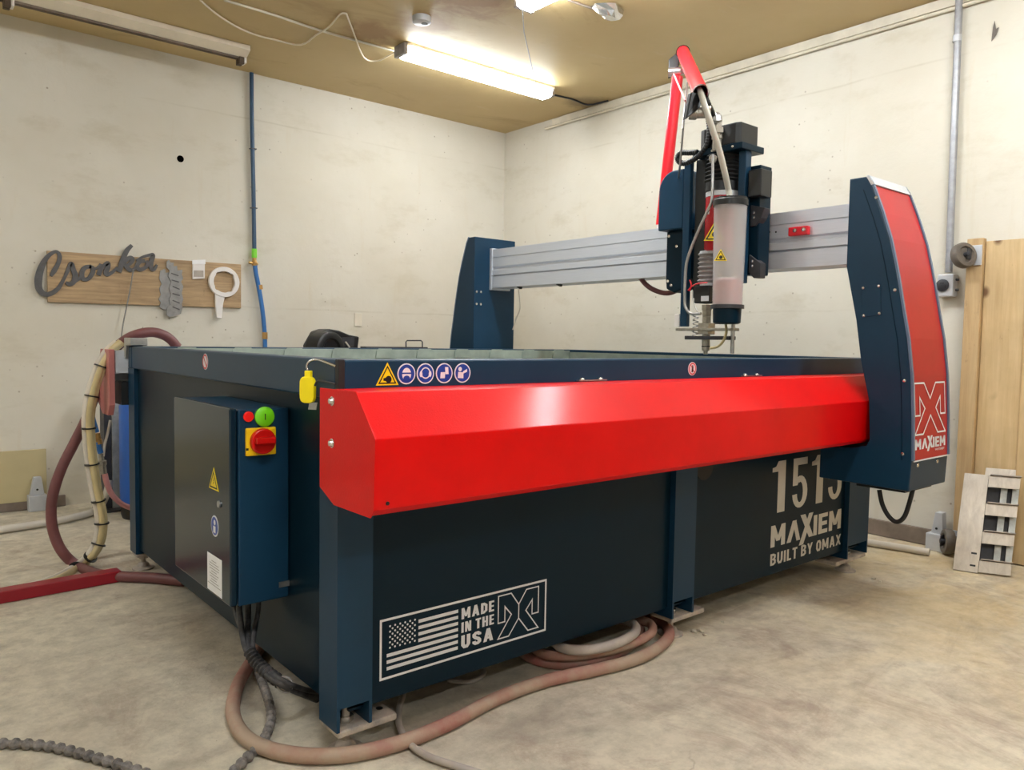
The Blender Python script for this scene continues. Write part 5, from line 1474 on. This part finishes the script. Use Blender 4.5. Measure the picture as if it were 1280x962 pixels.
# yellow key tag hanging at the table corner
kt = empty('yellow_tag', (0.80, 1.72, 0.78))
kc = Vector((0.806, 1.724, 0.8746))
sh = []
for t in range(0, 360, 20):
    cx, cy = math.cos(math.radians(t)), math.sin(math.radians(t))
    sh.append((math.copysign(min(1, abs(cx) ** 0.6), cx) * 0.021, math.copysign(abs(cy) ** 0.45, cy) * 0.032))
MB().slab(kc + Vector((0.004, 0.004, 0)), Vector((0.5, -0.86, 0)), FZ, [sh], 0.012).build('tag_body', 'yellow_plastic', kt, bevel=0.003)
MB().obox(kc + Vector((0, 0, 0.036)), (0.5, -0.86, 0), UZ, (0.86, 0.5, 0), 0.018, 0.02, 0.009).build('tag_neck', 'yellow_plastic', kt, bevel=0.002)
MB().obox(kc + Vector((0.006, -0.012, -0.038)), (0.5, -0.86, 0), (0.1, -0.2, 1), (0.86, 0.5, 0), 0.022, 0.018, 0.003).build('metal_tab', 'steel', kt)
MB().tube(catmull([kc + Vector((0, 0, 0.042)), kc + Vector((-0.002, 0.004, 0.058)), kc + Vector((0.004, -0.004, 0.07)), kc + Vector((0.012, -0.03, 0.072)), Vector((0.818, 1.606, 0.935))], 5), 0.0028, 8).build('hook', 'bolt_steel', kt, smooth=60)
MB().tube(catmull([kc + Vector((0.004, -0.026, 0.012)), kc + Vector((0.006, -0.045, 0.024)), Vector((0.817, 1.606, 0.895))], 5), 0.0026, 8).build('hook', 'dark_metal', kt, smooth=60)
tag(kt, 'bright yellow plastic tag hooked on the near table corner', 'tag')

# ------------------------------------------------------------------ hoses looping at the far left corner
hose('looped_hose', [(1.066, 3.62, 0.9446), (1.036, 3.62, 0.98), (1.002, 3.62, 1.001), (0.9594, 3.62, 1.01), (0.9072, 3.62, 1.002), (0.8653, 3.66, 0.9772), (0.8274, 3.72, 0.9271), (0.7904, 3.745, 0.8424), (0.7574, 3.76, 0.7265), (0.7236, 3.77, 0.6218), (0.6776, 3.78, 0.5186), (0.6304, 3.78, 0.4178), (0.5988, 3.78, 0.3168), (0.5885, 3.78, 0.2312), (0.5962, 3.78, 0.1431), (0.6219, 3.76, 0.0629), (0.6693, 3.74, -0.0002)] + [(0.6907, 3.475, 0.022), (0.7621, 3.368, 0.022), (0.8576, 3.271, 0.022), (0.946, 3.153, 0.022)], 0.0215, 'hose_brown',
     'dark brown hose looping over the far left table corner to the floor')
cl_ = empty('clear_hose_bundle', (0.5821, 3.564, 0))
BP_ = [[(0.8351, 3.64, 0.9632), (0.7908, 3.64, 0.9183), (0.756, 3.64, 0.8469), (0.7274, 3.64, 0.7524), (0.7109, 3.64, 0.6512), (0.7126, 3.64, 0.549), (0.7204, 3.64, 0.4459), (0.7343, 3.64, 0.3414), (0.7515, 3.64, 0.2355), (0.7537, 3.64, 0.1657), (0.7405, 3.64, 0.0981), (0.7091, 3.64, 0.0476), (0.6741, 3.7, -0.0021)], [(0.568, 3.495, 0.02), (0.4657, 3.433, 0.02), (0.3591, 3.407, 0.02), (0.2594, 3.392, 0.02)]]
BPp = BP_[0] + BP_[1]
for off, mt in (((0.010, 0.0, 0.0), 'hose_clear'), ((-0.012, 0.010, 0.002), 'hose_white'), ((0.0, -0.014, 0.004), 'hose_clear')):
    MB().tube(catmull([Vector(p) + Vector(off) for p in BPp], 6), 0.0135, 10).build('hose', mt, cl_, smooth=60)
cpts = catmull(BPp, 6)
for k in (11, 19, 27, 36, 45, 52, 60, 66, 73):
    if k < len(cpts) - 1:
        c = cpts[k]
        d = (cpts[k + 1] - cpts[k - 1]).normalized()
        MB().tube([c - d * 0.003, c + d * 0.003], 0.0295, 14).build('zip_tie', 'black', cl_, smooth=40)
tag(cl_, 'bundle of clear tan hoses with black zip ties hanging at far left', 'hoses')
# pipe with blue fittings hanging behind it
bf = empty('quick_coupling', (0.8202, 3.9, 0.3278))
MB().tube(catmull([(0.7548, 3.8, 0.6352), (0.7639, 3.8, 0.5992), (0.773, 3.8, 0.5629)], 4), 0.011, 10).build('air_hose', 'hose_blue', bf, smooth=60)
MB().lathe((0.7761, 3.8, 0.5592), (0.12, 0, -1), [(0, 0.010), (0.025, 0.011), (0.03, 0.014), (0.05, 0.014)], 12).build('coupler', 'brass', bf)
MB().tube(catmull([(0.7756, 3.8, 0.5198), (0.7817, 3.8, 0.4907), (0.7878, 3.8, 0.4687)], 4), 0.012, 10).build('air_hose', 'hose_blue', bf, smooth=60)
MB().lathe((0.7878, 3.8, 0.4651), (0.08, 0, -1), [(0, 0.010), (0.03, 0.011), (0.032, 0.02), (0.05, 0.02), (0.055, 0.017), (0.09, 0.017)], 12).build('gauge_valve', 'nozzle_steel', bf)
MB().tube(catmull([(0.8028, 3.8, 0.3736), (0.812, 3.8, 0.3256), (0.831, 3.8, 0.2762), (0.8636, 3.8, 0.2357), (0.9035, 3.8, 0.2086), (0.9647, 3.8, 0.1859)], 5), 0.012, 10).build('pink_hose', 'hose_pink', bf, smooth=60)
MB().tube(catmull([(0.8285, 3.8, 0.6135), (0.818, 3.8, 0.5601), (0.8044, 3.8, 0.507), (0.7973, 3.8, 0.4535)], 5), 0.006, 8).build('pigtail', 'hose_white', bf, smooth=60)
tag(bf, 'blue and pink air hose joined by brass couplings beside the clear hoses', 'air hose')
hose('white_floor_hose', [(0.2855, 4.468, 0.022), (0.4819, 4.517, 0.022), (0.621, 4.54, 0.022), (0.7714, 4.583, 0.022), (0.9235, 4.684, 0.022)] + [(0.9898, 4.792, 0.03), (0.9783, 4.6, 0.127), (0.995, 4.6, 0.2043)], 0.019, 'hose_white', 'white hose lying on the floor along the back wall at left')
# red square tube on the floor
e = [(0.3515, 3.341, 0), (0.7661, 3.361, 0)]
a, b = Vector(e[0]), Vector(e[1])
d = (b - a).normalized()
a = a - d * 0.35
pr = Vector((-d.y, d.x, 0))
if pr.y < 0:
    pr = -pr
ctr = (a + b) / 2 + pr * 0.03 + Vector((0, 0, 0.0235))
tag(MB().obox(ctr, d, pr, UZ, (b - a).length, 0.06, 0.045).build('steel_tube', 'red_dull', bevel=0.003), 'red square steel tube lying on the floor at far left', 'steel tube')
# grey post and blue drum behind the machine
bp_ = (1.068, 4.776, 0)
gp = empty('steel_post', (bp_[0], bp_[1], 0))
MB().box(bp_[0] - 0.02, bp_[0] + 0.05, bp_[1], bp_[1] + 0.07, 0.012, 0.72).build('upright', 'galv', gp, bevel=0.003)
MB().box(bp_[0] - 0.06, bp_[0] - 0.022, bp_[1] + 0.0, bp_[1] + 0.10, 0.012, 0.72).build('web', 'dark_metal', gp, bevel=0.003)
MB().box(bp_[0] - 0.10, bp_[0] + 0.05, bp_[1] - 0.06, bp_[1] + 0.12, 0.0, 0.0115).build('base', 'dark_metal', gp)
tag(gp, 'grey steel upright standing behind the far left table corner', 'post')
dp = (1.049, 4.258, 0)
dr = empty('blue_cylinder', (dp[0] , dp[1] + 0.12, 0))
MB().lathe((dp[0] + 0.115, dp[1] + 0.28, 0.0), (0, 0, 1), [(0, 0.12), (0.02, 0.126), (0.08, 0.126)], 28).build('base', 'black', dr, smooth=40)
MB().lathe((dp[0] + 0.115, dp[1] + 0.28, 0.081), (0, 0, 1), [(0, 0.12), (0.02, 0.13), (0.53, 0.13), (0.57, 0.11), (0.59, 0.06)], 28).build('shell', 'blue_drum', dr, smooth=40)
tag(dr, 'bright blue cylinder standing behind the far left machine corner', 'cylinder')

# small rubble by the middle foot
random.seed(11)
for i, p_ in enumerate([(2.182, 1.604, 0), (2.204, 1.597, 0), (2.186, 1.564, 0), (2.339, 1.599, 0), (3.303, 1.508, 0), (3.292, 1.475, 0)]):
    r_ = (0.012, 0.016, 0.010, 0.007, 0.010, 0.008)[i]
    bm = bmesh.new()
    bmesh.ops.create_icosphere(bm, subdivisions=1, radius=r_)
    for v in bm.verts:
        v.co *= random.uniform(0.7, 1.2)
        v.co.z = max(v.co.z * 0.7, -r_ * 0.4)
    mb = MB()
    mb.add([(v.co.x + p_[0], v.co.y + p_[1], v.co.z + r_ * 0.4) for v in bm.verts], [tuple(v.index for v in f.verts) for f in bm.faces])
    bm.free()
    o = mb.build('rubble', 'concrete_lump')
    tag(o, ('small concrete crumb on the floor beside the middle machine foot' if i < 4 else 'small dark chip on the floor beside the far machine foot'), 'rubble',
        'crumbs by the middle foot' if i < 4 else 'chips by the far foot')
